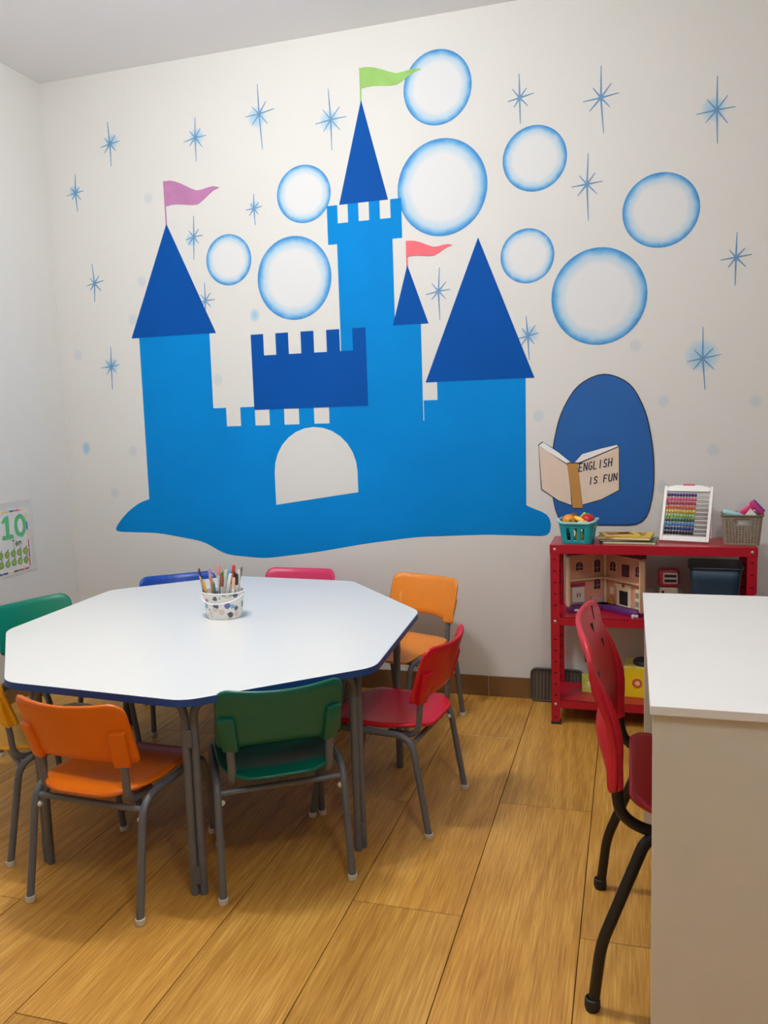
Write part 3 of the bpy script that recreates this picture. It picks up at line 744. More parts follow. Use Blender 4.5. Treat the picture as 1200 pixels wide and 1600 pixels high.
for nm, rgb, x, y, ax, ay, ln, kd in PENS:
    ln += 0.016
    lb = '%s %s standing in the owl-print bucket' % (nm, 'colouring pencil' if kd == 'pencil' else 'felt-tip marker')
    q = thing('colouring_pencil' if kd == 'pencil' else 'felt_marker', lb, kd, (CX + x * 0.90, CY + y * 0.80, TZ + 0.008), 0, 'pencils and markers in the bucket')
    q.rotation_euler = (rad(ay * .6), rad(ax), 0)
    mp_ = mat('pen_' + nm.replace(' ', '_'), rgb, 0.45)
    bm = bmesh.new()
    if kd == 'pencil':
        lathe(bm, [(0, 0), (.0046, 0), (.0046, ln - .018), (.0034, ln - .012)], 6); obj('shaft', bm, mp_, q)
        bm = bmesh.new(); lathe(bm, [(.0044, ln - .0185), (.0014, ln - .004)], 8); obj('sharpened_wood', bm, mat('pencil_wood', (222, 186, 140), .7), q)
        bm = bmesh.new(); lathe(bm, [(.0013, ln - .0045), (0, ln)], 8); obj('lead', bm, mp_, q)
    else:
        wb = mat('marker_barrel', (232, 230, 226), .4)
        lathe(bm, [(0, 0), (.0060, 0), (.0060, ln - .04)], 10); obj('barrel', bm, wb, q, True)
        bm = bmesh.new(); lathe(bm, [(.0064, ln - .04), (.0064, ln - .006), (.0046, ln), (0, ln)], 10); obj('cap', bm, mp_, q, True)

# ------------------------------------------------------------------ red metal shelf rack
SX0, SX1, SY0, SY1, SZ = -0.312, 0.463, 3.351, 3.592, 0.755
rack = thing('shelf_rack', 'red slotted-angle metal shelf rack against the mural wall', 'shelf', ((SX0 + SX1) / 2, (SY0 + SY1) / 2, 0))
ox, oy = (SX0 + SX1) / 2, (SY0 + SY1) / 2
PWD = 0.036; th_ = 0.002
SHELF_Z = [0.105, 0.456, SZ]
for sx in (-1, 1):
    for sy in (-1, 1):
        X = (SX0 if sx < 0 else SX1) - ox; Y = (SY0 if sy < 0 else SY1) - oy
        bm = bmesh.new()
        bx(bm, (X - sx * PWD / 2, Y - sy * th_ / 2, (SZ - .001) / 2 + 0.004), (PWD, th_, SZ - 0.009), 0.0005, seg=1)
        bx(bm, (X - sx * th_ / 2, Y - sy * PWD / 2, (SZ - .001) / 2 + 0.004), (th_, PWD, SZ - 0.009), 0.0005, seg=1)
        post = obj('post', bm, M_SHELF, rack)
        bm = bmesh.new(); bx(bm, (X - sx * PWD / 2, Y - sy * PWD / 2, 0.006), (PWD + .004, PWD + .004, 0.012), 0.002); obj('foot', bm, M_DARK, post)
        bm = bmesh.new()
        for z in [0.03 + i * 0.0475 for i in range(15)]:
            if min(abs(z - s_ + .018) for s_ in SHELF_Z) < 0.03: continue
            bx(bm, (X - sx * PWD * .5, Y - sy * (th_ / 2), z), (0.011, th_ + .0012, 0.005))
            bx(bm, (X - sx * th_ / 2, Y - sy * PWD * .55, z + .012), (th_ + .0012, 0.008, 0.006))
        tag(obj('punched_slots', bm, M_SHELF_IN, post), 'row of small dark slots', kind='stuff')
for z in SHELF_Z:
    bm = bmesh.new()
    w_, d_ = SX1 - SX0 - 2 * th_ - .001, SY1 - SY0 - 2 * th_ - .001
    bx(bm, (0, 0, z - 0.001), (w_, d_, 0.002))
    for sy in (-1, 1): bx(bm, (0, sy * (d_ / 2 - .001), z - 0.0175), (w_, 0.002, 0.035), 0.0006, seg=1)
    for sx in (-1, 1): bx(bm, (sx * (w_ / 2 - .001), 0, z - 0.0175), (0.002, d_, 0.035), 0.0006, seg=1)
    if z == SZ:      # the top tray laps over the posts
        bm.free(); bm = bmesh.new(); w_, d_ = SX1 - SX0 + .003, SY1 - SY0 + .003
        bx(bm, (0, 0, z - 0.001), (w_, d_, 0.002), 0.0006, seg=1)
        for sy in (-1, 1): bx(bm, (0, sy * (d_ / 2 - .001), z - 0.0185), (w_, 0.002, 0.035), 0.0006, seg=1)
        for sx in (-1, 1): bx(bm, (sx * (w_ / 2 - .001), 0, z - 0.0185), (0.002, d_, 0.035), 0.0006, seg=1)
    sh = obj('shelf_board', bm, M_SHELF, rack)
    for sx in (-1, 1):
        bm = bmesh.new(); ball(bm, ((SX0 if sx < 0 else SX1) - ox - sx * 0.018, SY0 - oy - .0015, z - 0.018), 0.0062, 10, (1, .6, 1)); obj('bolt', bm, M_ZINC, sh, True)

# open-walled basket made of a loft of rounded rectangles; hole(u_face, side, level) removes faces
def basket_wall(name, m, parent, w0, d0, w1, d1, h, r, nper, nlev, hole, th=0.0025, z0=0.0):
    bm = bmesh.new(); rings = []
    for j in range(nlev + 1):
        t_ = j / nlev; w_, d_ = w0 + (w1 - w0) * t_, d0 + (d1 - d0) * t_
        pts = []
        for side in range(4):
            for k in range(nper):
                u = k / nper * 2 - 1
                if side == 0: p = (u * w_ / 2, -d_ / 2)
                elif side == 1: p = (w_ / 2, u * d_ / 2)
                elif side == 2: p = (-u * w_ / 2, d_ / 2)
                else: p = (-w_ / 2, -u * d_ / 2)
                # round the corner
                qx, qy = abs(p[0]), abs(p[1]); cx_, cy_ = w_ / 2 - r, d_ / 2 - r
                if qx > cx_ and qy > cy_:
                    v = Vector((qx - cx_, qy - cy_)); v = v.normalized() * r
                    p = (math.copysign(cx_ + v.x, p[0]), math.copysign(cy_ + v.y, p[1]))
                pts.append(p)
        rings.append([bm.verts.new((*p, z0 + h * t_)) for p in pts])
    N = 4 * nper
    for j in range(nlev):
        for k in range(N):
            if hole(k // nper, (k % nper + .5) / nper, (j + .5) / nlev): continue
            bm.faces.new((rings[j][k], rings[j][(k + 1) % N], rings[j + 1][(k + 1) % N], rings[j + 1][k]))
    bm.faces.new(rings[0])
    o = obj(name, bm, m, parent, True)
    md = o.modifiers.new('thickness', 'SOLIDIFY'); md.thickness = th; md.offset = 0
    return o

# teal toy basket with toy food
M_TEAL = mat('teal_plastic', (16, 160, 172), 0.35); M_TEALR = mat('pale_teal_rim', (150, 214, 220), 0.35)
TBX, TBY = -0.205, 3.425
t = thing('toy_basket', 'small teal plastic basket filled with toy food on red shelf', 'basket', (TBX, TBY, SZ), rad(-6))
def slots(side, u, v):
    return 0.15 < v < 0.72 and ((0.22 < u < 0.33) or (0.43 < u < 0.54) or (0.64 < u < 0.75))
basket_wall('basket_wall', M_TEAL, t, 0.118, 0.092, 0.142, 0.112, 0.082, 0.022, 28, 12, slots, 0.003, 0.002)
bm = bmesh.new(); tube(bm, [(p[0], p[1], 0.085 + (0.010 * max(0, abs(p[0]) - .045) / .03)) for p in rrect(0.150, 0.120, 0.026, 5)], 0.0055, 8, closed=True, flat=1.0); obj('rim', bm, M_TEALR, t, True)
bm = bmesh.new()
def food(name, label, cat, bmf, rgb, loc, rot=(0, 0, 0), m=None, extra=None):
    o = thing(name, label, cat, (TBX + loc[0], TBY + loc[1], SZ + loc[2]), 0, 'toy food in the teal basket') if extra else None
    if extra:
        o.rotation_euler = rot
        obj('body', bmf, m or mat('toy_' + name, rgb, .3), o, True)
        for nm2, bm2, m2 in extra: obj(nm2, bm2, m2, o, True)
        return o
    o = obj(name, bmf, m or mat('toy_' + name, rgb, .3), None, True, loc=(TBX + loc[0], TBY + loc[1], SZ + loc[2]), rot=rot)
    return tag(o, label, cat, 'toy food in the teal basket')
def split_ball(r, s=(1, 1, 1)):
    a = bmesh.new(); n_ = 12
    lathe(a, [(0, -r * s[2])] + [(r * math.cos(x_) * s[0], r * math.sin(x_) * s[2]) for x_ in [-PI / 2 + PI * i / n_ for i in range(1, 6)]] + [(r * .998, -.0012), (r * .93, -.0006), (r * .93, .0006), (r * .998, .0012)] + [(r * math.cos(x_) * s[0], r * math.sin(x_) * s[2]) for x_ in [-PI / 2 + PI * i / n_ for i in range(7, n_)]] + [(0, r * s[2])], 20)
    return a
bm = bmesh.new(); lathe(bm, [(.0, .026), (.006, .0255), (.003, .029), (0, .029)], 8)
food('toy_orange', 'toy orange with cutting groove in the teal basket', 'toy fruit', split_ball(.027), (240, 150, 40), (-.036, -.020, .092), (rad(70), rad(55), 0), None, [('stem_dot', bm, mat('stem_green', (80, 130, 60), .5))])
bm = bmesh.new(); lathe(bm, [(.0, .022), (.009, .022), (.004, .026), (0, .026)], 8)
food('toy_tomato', 'red toy tomato heaped at the right of teal basket', 'toy vegetable', split_ball(.027, (1, 1, .85)), (206, 26, 40), (.040, -.004, .097), (rad(12), rad(8), 0), None, [('stem_dot', bm, mat('stem_green', (80, 130, 60), .5))])
bm = bmesh.new(); tube(bm, [(-.030, 0, .006), (-.015, 0, .010), (0, 0, .011), (.015, 0, .009), (.032, 0, .004)], [.004, .010, .0115, .011, .005], 12)
food('toy_banana', 'yellow toy banana between toy orange and tomato', 'toy fruit', bm, (248, 206, 66), (.002, -.020, .088), (0, rad(22), rad(-20)))
bm = bmesh.new(); ball(bm, (0, 0, 0), .022, 16, (1.25, .9, .85))
food('toy_potato', 'tan toy potato at the front of teal basket', 'toy vegetable', bm, (230, 192, 150), (.022, -.034, .078), (0, 0, rad(10)))
bm = bmesh.new()
for k in range(5): ball(bm, (.010 * math.cos(k * 1.26), .010 * math.sin(k * 1.26), .002 * (k % 2)), .010, 10)
ball(bm, (0, 0, -.010), .009, 10)
food('toy_broccoli', 'small bright green toy broccoli under the toy banana', 'toy vegetable', bm, (120, 200, 50), (-.006, -.034, .070))
bm = bmesh.new(); tube(bm, [(0, 0, -.034), (0, 0, -.01), (.002, 0, .014), (.004, 0, .034)], [.007, .010, .011, .006], 12)
food('toy_leek', 'pale green toy leek standing behind the toy banana', 'toy vegetable', bm, (168, 206, 112), (.012, .014, .092), (rad(10), rad(22), 0))
bm = bmesh.new()
lathe(bm, [(.030 * .45 + .0105 * math.cos(x_), .0105 * math.sin(x_)) for x_ in [2 * PI * i / 10 for i in range(11)]], 18)
food('toy_doughnut', 'brown toy doughnut at the back left of teal basket', 'toy food', bm, (122, 62, 36), (-.022, .024, .096), (rad(70), rad(-15), 0))
bm = bmesh.new(); ball(bm, (0, 0, 0), .020, 14, (.9, .9, 1.15))
food('toy_lemon', 'yellow toy lemon seen through the teal basket slots', 'toy fruit', bm, (240, 214, 70), (.006, -.020, .028))
bm = bmesh.new(); ball(bm, (0, 0, 0), .019, 14)
food('toy_plum', 'dark toy plum at bottom left inside teal basket', 'toy fruit', bm, (40, 56, 60), (-.034, -.010, .024))

# books
def book_thing(label, x, y, z, rz_, w, d, h, cover, deco=None):
    t = thing('picture_book', label, 'book', (x, y, z), rad(rz_), 'books stacked on the red shelf')
    mc = mat('book_' + '_'.join(map(str, cover)), cover, 0.35)
    bm = bmesh.new(); bx(bm, (0, 0, h / 2), (w - .004, d - .004, h - .003)); obj('pages', bm, mat('book_pages', (236, 226, 200), .7), t)
    bm = bmesh.new(); bx(bm, (0, 0, .0008), (w, d, .0015)); obj('cover', bm, mc, t)
    bm = bmesh.new(); bx(bm, (0, 0, h - .0008), (w, d, .0015)); cv = obj('cover', bm, mc, t)
    bm = bmesh.new(); bx(bm, (-w / 2 + .001, 0, h / 2), (.002, d, h)); obj('spine', bm, mc, t)
    if deco:
        for (dx, dy, dw, dd, rgb) in deco:
            bm = bmesh.new(); bx(bm, (dx, dy, h + .0002), (dw, dd, .0005)); obj('cover_print', bm, mat('print_%d_%d_%d' % rgb, rgb, .5), cv)
BX, BY = -0.012, 3.475
book_thing('green picture book at the bottom of the shelf stack', BX + .012, BY - .004, SZ, -4, .205, .150, .010, (92, 142, 96))
book_thing('dark thin book between green and yellow books', BX - .010, BY + .004, SZ + .0103, 2, .200, .150, .007, (34, 36, 38))
book_thing('yellow picture book with ochre picture panel atop the stack', BX - .004, BY, SZ + .0176, -8, .205, .155, .011, (238, 196, 40),
           [(.0, .01, .15, .10, (196, 150, 70)), (-.03, .02, .05, .05, (120, 70, 40)), (.035, .0, .05, .045, (160, 60, 44)), (.0, -.035, .10, .014, (232, 214, 160))])
book_thing('pale yellow booklet lying loosely over the top book', BX - .030, BY - .006, SZ + .0294, 14, .145, .12, .003, (244, 214, 96), [(.0, .0, .10, .075, (170, 116, 60)), (.02, .01, .04, .03, (120, 60, 50))])

# abacus
AB = thing('abacus', 'white abacus with ten rows of coloured beads on red shelf', 'abacus', (0.205, 3.452, SZ), rad(-15))
AW, AH, LEAN = 0.190, 0.232, 24.0
M_ABW = mat('abacus_white', (240, 238, 234), 0.35)
ca, sa = math.cos(rad(LEAN)), math.sin(rad(LEAN))
def ap(x, h, o_=0.0): return (x, h * sa - o_ * ca, h * ca + o_ * sa + .004)      # point on the leaning frame
Rx = Matrix.Rotation(-rad(LEAN), 3, 'X')
def abar(name, x, h, sx_, sh_, t_=0.014, m=M_ABW, off=0.0):
    bm = bmesh.new(); bx(bm, ap(x, h, off), (sx_, t_, sh_), .002, Rx); return obj(name, bm, m, AB)
abar('side_rail', -AW / 2 + .006, AH / 2, .012, AH); abar('side_rail', AW / 2 - .006, AH / 2, .012, AH)
abar('bottom_rail', 0, .011, AW - .024, .022)
bm = bmesh.new()
top_poly = round_poly([(-AW / 2 + .012, -.012), (AW / 2 - .012, -.012), (AW / 2 - .012, .006), (AW / 4, .014), (-AW / 4, .014), (-AW / 2 + .012, .006)], .008, 3)
A_ = [bm.verts.new(ap(p[0], AH - .010 + p[1], .007)) for p in top_poly]; B_ = [bm.verts.new(ap(p[0], AH - .010 + p[1], -.007)) for p in top_poly]
bm.faces.new(A_); bm.faces.new(B_)
for i in range(len(A_)): bm.faces.new((A_[i], A_[(i + 1) % len(A_)], B_[(i + 1) % len(A_)], B_[i]))
obj('top_rail', bm, M_ABW, AB)
abar('handle_grip', 0, AH + .006, .046, .008, .017, mat('coral_grip', (214, 74, 92), .45))
for k in range(5): abar('printed_mark', -.06 + k * .03, .011, .004, .004, .0148, M_DARK)
# rear strut frame and feet
for s_ in (-1, 1):
    bm = bmesh.new(); y1 = AH * 1.0 * sa + .038
    tube(bm, [ap(s_ * (AW / 2 - .012), AH * .80, -.008), (s_ * (AW / 2 - .012), y1, .005)], .005, 8); obj('strut', bm, M_ABW, AB, True)
bm = bmesh.new(); tube(bm, [(-AW / 2 + .012, y1, .005), (AW / 2 - .012, y1, .005)], .005, 8); obj('strut_foot', bm, M_ABW, AB, True)
BEADC = [(84, 72, 150), (226, 98, 138), (196, 58, 96), (222, 110, 84), (226, 190, 60), (140, 200, 96), (50, 112, 84), (74, 136, 196), (34, 66, 140), (30, 32, 40)]
bead_bm = bmesh.new(); lathe(bead_bm, [(.0015, -.0056), (.0055, -.0045), (.0082, 0), (.0055, .0045), (.0015, .0056)], 10)
bead_me = bpy.data.meshes.new('bead'); bmesh.ops.rotate(bead_bm, cent=(0, 0, 0), matrix=Matrix.Rotation(PI / 2, 3, 'Y'), verts=bead_bm.verts[:])
bead_bm.to_mesh(bead_me); bead_bm.free(); bead_me.shade_smooth()
M_WIRE = mat('abacus_wire', (190, 188, 184), .3, metal=.8)
for r_ in range(10):
    h = AH - .036 - r_ * (AH - .072) / 9
    me_r = bead_me.copy(); me_r.materials.append(mat('bead_%d' % r_, BEADC[r_], .3))
    bm = bmesh.new(); tube(bm, [ap(-AW / 2 + .012, h), ap(AW / 2 - .012, h)], .0011, 6); obj('rod', bm, M_WIRE, AB)
    for k in range(10):
        o = bpy.data.objects.new('bead', me_r); COL.objects.link(o); o.parent = AB
        o.location = ap(-AW / 2 + .0185 + k * .0116, h); o.rotation_euler = (-rad(LEAN), 0, 0)

# grey-brown woven-look basket with toys
GX, GY = 0.418, 3.452
t = thing('storage_basket', 'taupe rattan-look plastic basket of toys on red shelf end', 'basket', (GX, GY, SZ), rad(-7))
M_TAUPE = mat('taupe_plastic', (142, 130, 114), 0.5, noise=0.08, scale=60)
def weave(side, u, v):
    if side in (0, 2) and 0.34 < u < 0.70 and 0.70 < v < 0.86: return True
    if not (0.10 < v < 0.88 and 0.08 < u < 0.92): return False
    if side in (0, 2) and 0.30 < u < 0.74 and v > 0.62: return False
    return int(u * 36) % 3 == 1 and int(v * 24) % 2 == 0
basket_wall('basket_wall', M_TAUPE, t, 0.126, 0.105, 0.146, 0.125, 0.115, 0.014, 36, 24, weave, 0.002, 0.0015)
bm = bmesh.new(); tube(bm, [(p[0], p[1], 0.117) for p in rrect(0.150, 0.129, 0.016, 4)], 0.0038, 8, closed=True); obj('rim', bm, mat('taupe_rim', (116, 106, 94), .5), t, True)
def gtoy(name, label, cat, bm, rgb, loc, rot, extra=()):
    o = thing(name, label, cat, (GX + loc[0], GY + loc[1], SZ + loc[2]), 0, 'toys in the taupe basket'); o.rotation_euler = rot
    obj('body', bm, mat('gtoy_' + name, rgb, .4), o, True)
    for nm2, b2, c2 in extra: obj(nm2, b2, mat('gtoy_%s_%s' % (name, nm2), c2, .4), o, True)
bm = bmesh.new(); tube(bm, [(-.045, 0, 0), (-.03, 0, 0), (.01, 0, 0), (.03, 0, 0), (.045, 0, 0)], [.008, .0125, .0125, .008, .006], 14)
b2 = bmesh.new(); tube(b2, [(.045, 0, 0), (.056, 0, 0)], .008, 12)
gtoy('toy_bottle', 'pale aqua toy bottle lying at the left of taupe basket', 'toy', bm, (160, 208, 212), (-.030, -.030, .118), (0, rad(14), rad(-6)), [('cap', b2, (120, 180, 190))])
bm = bmesh.new(); bx(bm, (0, 0, 0), (.085, .030, .018), .004)
b2 = bmesh.new(); bx(b2, (.0, 0, .0125), (.060, .026, .008), .002)
gtoy('toy_block', 'hot pink toy arm leaning up in taupe basket', 'toy', bm, (226, 48, 120), (.020, .006, .130), (0, rad(-36), rad(4)), [('grip', b2, (236, 110, 150))])
bm = bmesh.new(); bx(bm, (0, 0, 0), (.062, .034, .020), .004)
b2 = bmesh.new(); bx(b2, (0, 0, .0125), (.058, .032, .006), .002)
gtoy('toy_case', 'purple and pink toy case at the right of taupe basket', 'toy', bm, (196, 50, 130), (.052, .000, .142), (0, rad(48), rad(-4)), [('lid', b2, (112, 70, 160))])
bm = bmesh.new(); prism(bm, [(-.032, -.018), (.032, -.018), (.0, .022)], -.004, .004, 'xz')
b2 = bmesh.new(); bx(b2, (0, -.0045, -.010), (.03, .001, .006))
gtoy('toy_card', 'white triangular card tucked at the front of taupe basket', 'toy', bm, (232, 228, 218), (.026, -.036, .120), (rad(-12), 0, rad(3)), [('print', b2, (220, 210, 200))])
bm = bmesh.new(); ball(bm, (0, 0, 0), .024, 14, (1.3, .9, .7))
b2 = bmesh.new(); ball(b2, (.02, 0, .008), .010, 10)
gtoy('toy_fish', 'salmon toy fish at the back of taupe basket', 'toy', bm, (216, 128, 112), (-.012, .020, .104), (0, 0, 0), [('fin', b2, (200, 100, 96))])
bm = bmesh.new(); bx(bm, (0, 0, 0), (.050, .070, .060), .006)
b2 = bmesh.new(); bx(b2, (0, -.0355, 0), (.03, .001, .03))
gtoy('toy_box', 'white toy box seen through the taupe basket handle hole', 'toy', bm, (226, 224, 216), (.002, -.012, .066), (0, 0, rad(2)), [('print', b2, (236, 234, 228))])

# dollhouse on the middle shelf: two hinged halves standing open
MZ = SHELF_Z[1]
DH = thing('dollhouse', 'pink and purple folding dollhouse standing open on the middle shelf', 'dollhouse', (-0.102, 3.574, MZ))
M_PINK = mat('dollhouse_pink', (226, 166, 140), .5, noise=.04, scale=20); M_PEACH = mat('dollhouse_peach', (236, 200, 160), .5)
M_PURP = mat('dollhouse_purple', (96, 44, 120), .4); M_ROOF = mat('dollhouse_roof', (92, 26, 66), .5); M_PANE = mat('dollhouse_pane', (86, 46, 66), .25)
M_CRM = mat('dollhouse_cream', (244, 228, 190), .5)
def arch_poly(x, z, w, h, n=8):
    return [(x - w / 2, z), (x + w / 2, z)] + [(x + w / 2 * math.cos(PI * i / n), z + h - w / 2 + w / 2 * math.sin(PI * i / n)) for i in range(n + 1)]
def pz(poly, y0, y1):
    bm = bmesh.new(); prism(bm, poly, y0, y1, 'xz'); return bm
def wing(ang, L_, sign, name):
    w = node(name, DH); w.rotation_euler = (0, 0, ang)
    return w
def wpart(parent, name, bm, m): return obj(name, bm, m, parent)
# left half runs from the hinge to the left; local +x points away from the hinge, inner face at -y (left) / +y (right)
def half(name, dx, dy, inner):
    L_ = math.hypot(dx, dy); w = node(name, DH); w.rotation_euler = (0, 0, math.atan2(dy, dx)); return w, L_
hl, LL = half('house_half', -0.155, -0.095, 1)
hr, LR = half('house_half', 0.156, -0.157, -1)
def build_half(w, L_, s_, items):
    # s_ = side of the inner face along local y
    bm = bmesh.new(); bx(bm, (L_ / 2, -s_ * .004, .130), (L_, .006, .220)); wpart(w, 'back_wall', bm, M_PINK)
    bm = bmesh.new(); bx(bm, (L_ - .003, s_ * .010, .120), (.006, .024, .215)); wpart(w, 'side_wall', bm, M_PEACH)
    bm = bmesh.new(); bx(bm, (L_ / 2, s_ * .022, .010), (L_, .052, .020), .003); wpart(w, 'base', bm, M_PURP)
    bm = bmesh.new(); bx(bm, (L_ / 2, s_ * .010, .130), (L_ - .004, .022, .006)); wpart(w, 'upper_floor', bm, M_PEACH)
    bm = bmesh.new(); bx(bm, (L_ / 2, s_ * .006, .246), (L_ + .008, .034, .022), .003); wpart(w, 'roof', bm, M_ROOF)
    bm = bmesh.new()
    for k in range(4): bx(bm, (L_ * (.12 + .25 * k), s_ * .012, .238), (.016, .014, .012), .002)
    wpart(w, 'cornice', bm, M_PEACH)
    for nm, kind, x, z, ww, hh, m in items:
        if kind == 'arch':
            fr = wpart(w, 'window', pz(arch_poly(x, z, ww + .008, hh + .006), s_ * -.0005, s_ * .003), M_PEACH)
            obj('pane', pz(arch_poly(x, z + .002, ww, hh), s_ * .0028, s_ * .0042), m, w)
            bm = bmesh.new(); bx(bm, (x, s_ * .0045, z + hh / 2), (.0014, .001, hh * .9)); bx(bm, (x, s_ * .0045, z + hh * .4), (ww * .9, .001, .0014)); obj('glazing_bar', bm, M_PINK, w)
        else:
            bm = bmesh.new(); bx(bm, (x, s_ * .004, z + hh / 2), (ww, .009, hh), .001); obj(nm, bm, m, w)
M_DHW = mat('dollhouse_white', (232, 226, 216), .4); M_DRED = mat('dollhouse_raspberry', (170, 48, 84), .5)
build_half(hl, LL, 1, [('w', 'arch', LL * .68, .165, .034, .036, M_PANE), ('w', 'arch', LL * .22, .150, .030, .056, M_PANE), ('w', 'arch', LL * .22, .078, .030, .046, M_PANE),
                       ('door', 'box', LL * .72, .030, .056, .066, M_DHW), ('lintel', 'box', LL * .72, .098, .064, .013, M_DRED), ('bench', 'box', LL * .24, .022, .052, .026, mat('dollhouse_rose', (226, 176, 176), .5))])
for dx in (-.006, .006):
    bm = bmesh.new(); bx(bm, (LL * .72 + dx, .010, .062), (.003, .003, .018), .001); obj('door_handle', bm, M_DARK, hl)
build_half(hr, LR, -1, [('w', 'arch', LR * .22, .160, .032, .040, M_PANE), ('window_box', 'box', LR * .55, .148, .034, .050, M_PANE), ('w', 'arch', LR * .86, .155, .026, .044, M_PANE),
                        ('fireplace_surround', 'box', LR * .52, .022, .078, .080, M_CRM), ('mantel', 'box', LR * .50, .102, .092, .012, M_CRM), ('picture', 'box', LR * .20, .062, .016, .030, M_CRM), ('shelf_unit', 'box', LR * .88, .024, .030, .082, M_CRM)])
bm = bmesh.new(); bx(bm, (LR * .53, -.0095, .058), (.046, .003, .058)); obj('fireplace_opening', bm, M_DARK, hr)
bm = bmesh.new(); ball(bm, (LR * .52, -.010, .110), .009, 10, (1, .4, 1)); obj('clock', bm, mat('dollhouse_brown', (150, 84, 50), .5), hr, True)
bm = bmesh.new(); prism(bm, arch_poly(LR * .20, .022, .034, .030), -.012, -.008, 'xz'); obj('wheel_arch', bm, mat('dollhouse_gold', (206, 150, 60), .4), hr)
for k in range(2):
    bm = bmesh.new(); bx(bm, (LR * .88, -.0095, .045 + k * .036), (.022, .002, .022)); obj('shelf_niche', bm, mat('dollhouse_sage', (150, 158, 140), .5), hr)
bm = bmesh.new()
tube(bm, [(0, -.006, .012), (0, -.006, .245)], .006, 10); obj('hinge_post', bm, M_CRM, DH, True)
for lb, x, y in (('left', -0.218, 3.452), ('right', 0.018, 3.385)):
    bm = bmesh.new(); bx(bm, (0, 0, .008), (.024, .016, .010), .002); 
    t = thing('toy_stool', 'small white toy %s' % ('stool in front of the dollhouse door' if lb == 'left' else 'bench at the right front of the dollhouse'), 'toy', (x, y, MZ), rad(20 if lb == 'right' else 5), 'dollhouse furniture')
    obj('stool_seat', bm, M_DHW, t)
    for sx in (-1, 1):
        bm = bmesh.new(); bx(bm, (sx * .009, 0, .0025), (.004, .014, .005)); obj('leg', bm, M_DHW, t)

# toy oven on the middle shelf
t = thing('toy_oven', 'small red and cream toy oven behind the desk on middle shelf', 'toy oven', (0.150, 3.50, MZ))
bm = bmesh.new(); bx(bm, (0, 0, .055), (.072, .06, .110), .006); obj('body', bm, mat('toy_oven_cream', (206, 192, 176), .5), t)
bm = bmesh.new(); bx(bm, (0, -.004, .150), (.082, .062, .076), .016); obj('hood', bm, mat('toy_oven_red', (176, 40, 66), .4), t, True)
bm = bmesh.new(); bx(bm, (.006, -.034, .150), (.058, .008, .046), .006); dr = obj('oven_door', bm, mat('toy_oven_grey', (196, 192, 188), .4), t, True)
for k in range(2):
    bm = bmesh.new(); bx(bm, (.006, -.0385, .160 - k * .020), (.046, .002, .012), .0008); obj('oven_slot', bm, M_DARK, dr)
bm = bmesh.new(); ball(bm, (-.022, -.032, .092), .006, 10); obj('knob', bm, M_DARK, t, True)

# dark bin on the middle shelf
t = thing('storage_bin', 'dark navy plastic bin at the right of middle shelf', 'bin', (0.325, 3.485, MZ), rad(-3))
M_BIN = mat('navy_plastic', (30, 56, 78), .45)
basket_wall('bin_wall', M_BIN, t, 0.150, 0.150, 0.190, 0.190, 0.205, 0.018, 12, 4, lambda *a: False, .003, .0015)
bm = bmesh.new(); tube(bm, [(p[0], p[1], 0.207) for p in rrect(0.194, 0.194, 0.020, 4)], 0.005, 8, closed=True); obj('rim', bm, mat('navy_rim', (20, 44, 56), .45), t, True)
bm = bmesh.new(); prism(bm, rrect(0.192, 0.192, 0.02, 4), .206, .210); obj('lid', bm, mat('navy_lid', (22, 48, 56), .45), t)

# bottom shelf: yellow carton, disc on it, small card
LZ = SHELF_Z[0]
t = thing('yellow_carton', 'bright yellow carton with round red sticker on bottom shelf', 'box', (0.095, 3.505, LZ), rad(-4))
M_YEL = mat('yellow_card', (236, 206, 26), .4, noise=.05, scale=12)
bm = bmesh.new(); bx(bm, (0, 0, .062), (.225, .140, .124), .002); obj('carton_body', bm, M_YEL, t)
bm = bmesh.new(); bx(bm, (0, 0, .1255), (.228, .143, .004), .001); lid = obj('lid', bm, mat('yellow_card_light', (232, 214, 96), .45, noise=.25, scale=45), t)
bm = bmesh.new(); lathe(bm, [(0, 0), (.020, 0), (.020, .0012), (0, .0012)], 24); o = obj('sticker', bm, mat('sticker_red', (200, 92, 60), .5), t); o.location = (-.062, -.0702, .062); o.rotation_euler = (PI / 2, 0, 0)
bm = bmesh.new(); lathe(bm, [(0, 0), (.010, 0), (.010, .0016), (0, .0016)], 20); o = obj('sticker_centre', bm, mat('sticker_cream', (238, 196, 140), .5), t); o.location = (-.060, -.0702, .062); o.rotation_euler = (PI / 2, 0, 0)
t = thing('round_lid', 'dark round plastic lid lying on the yellow carton', 'lid', (0.062, 3.50, LZ + .1277))
bm = bmesh.new(); lathe(bm, [(0, 0), (.046, 0), (.048, .003), (.048, .014), (.045, .018), (0, .018)], 28); obj('disc', bm, mat('slate_plastic', (44, 52, 62), .5), t, True)
bm = bmesh.new()
for k in range(24): bx(bm, (.0485 * math.cos(k * PI / 12), .0485 * math.sin(k * PI / 12), .009), (.002, .002, .010), rot=None)
obj('grip_ridges', bm, mat('slate_plastic', (44, 52, 62), .5), t)
t = thing('picture_card', 'small green and yellow picture card leaning at left of carton', 'card', (-0.160, 3.47, LZ), rad(-8))
bm = bmesh.new(); bx(bm, (0, 0, .040), (.070, .004, .080), 0, Matrix.Rotation(0, 3, 'X')); cd_ = obj('card', bm, mat('card_green', (196, 206, 96), .5, noise=.25, scale=50), t)
bm = bmesh.new(); ball(bm, (.005, -.0022, .036), .018, 14, (1, .05, .8)); obj('card_print', bm, mat('card_cream', (236, 226, 200), .5), t, True)
bm = bmesh.new(); bx(bm, (0, .012, .003), (.06, .03, .006), .001); obj('stand', bm, mat('card_green', (196, 206, 96)), t)

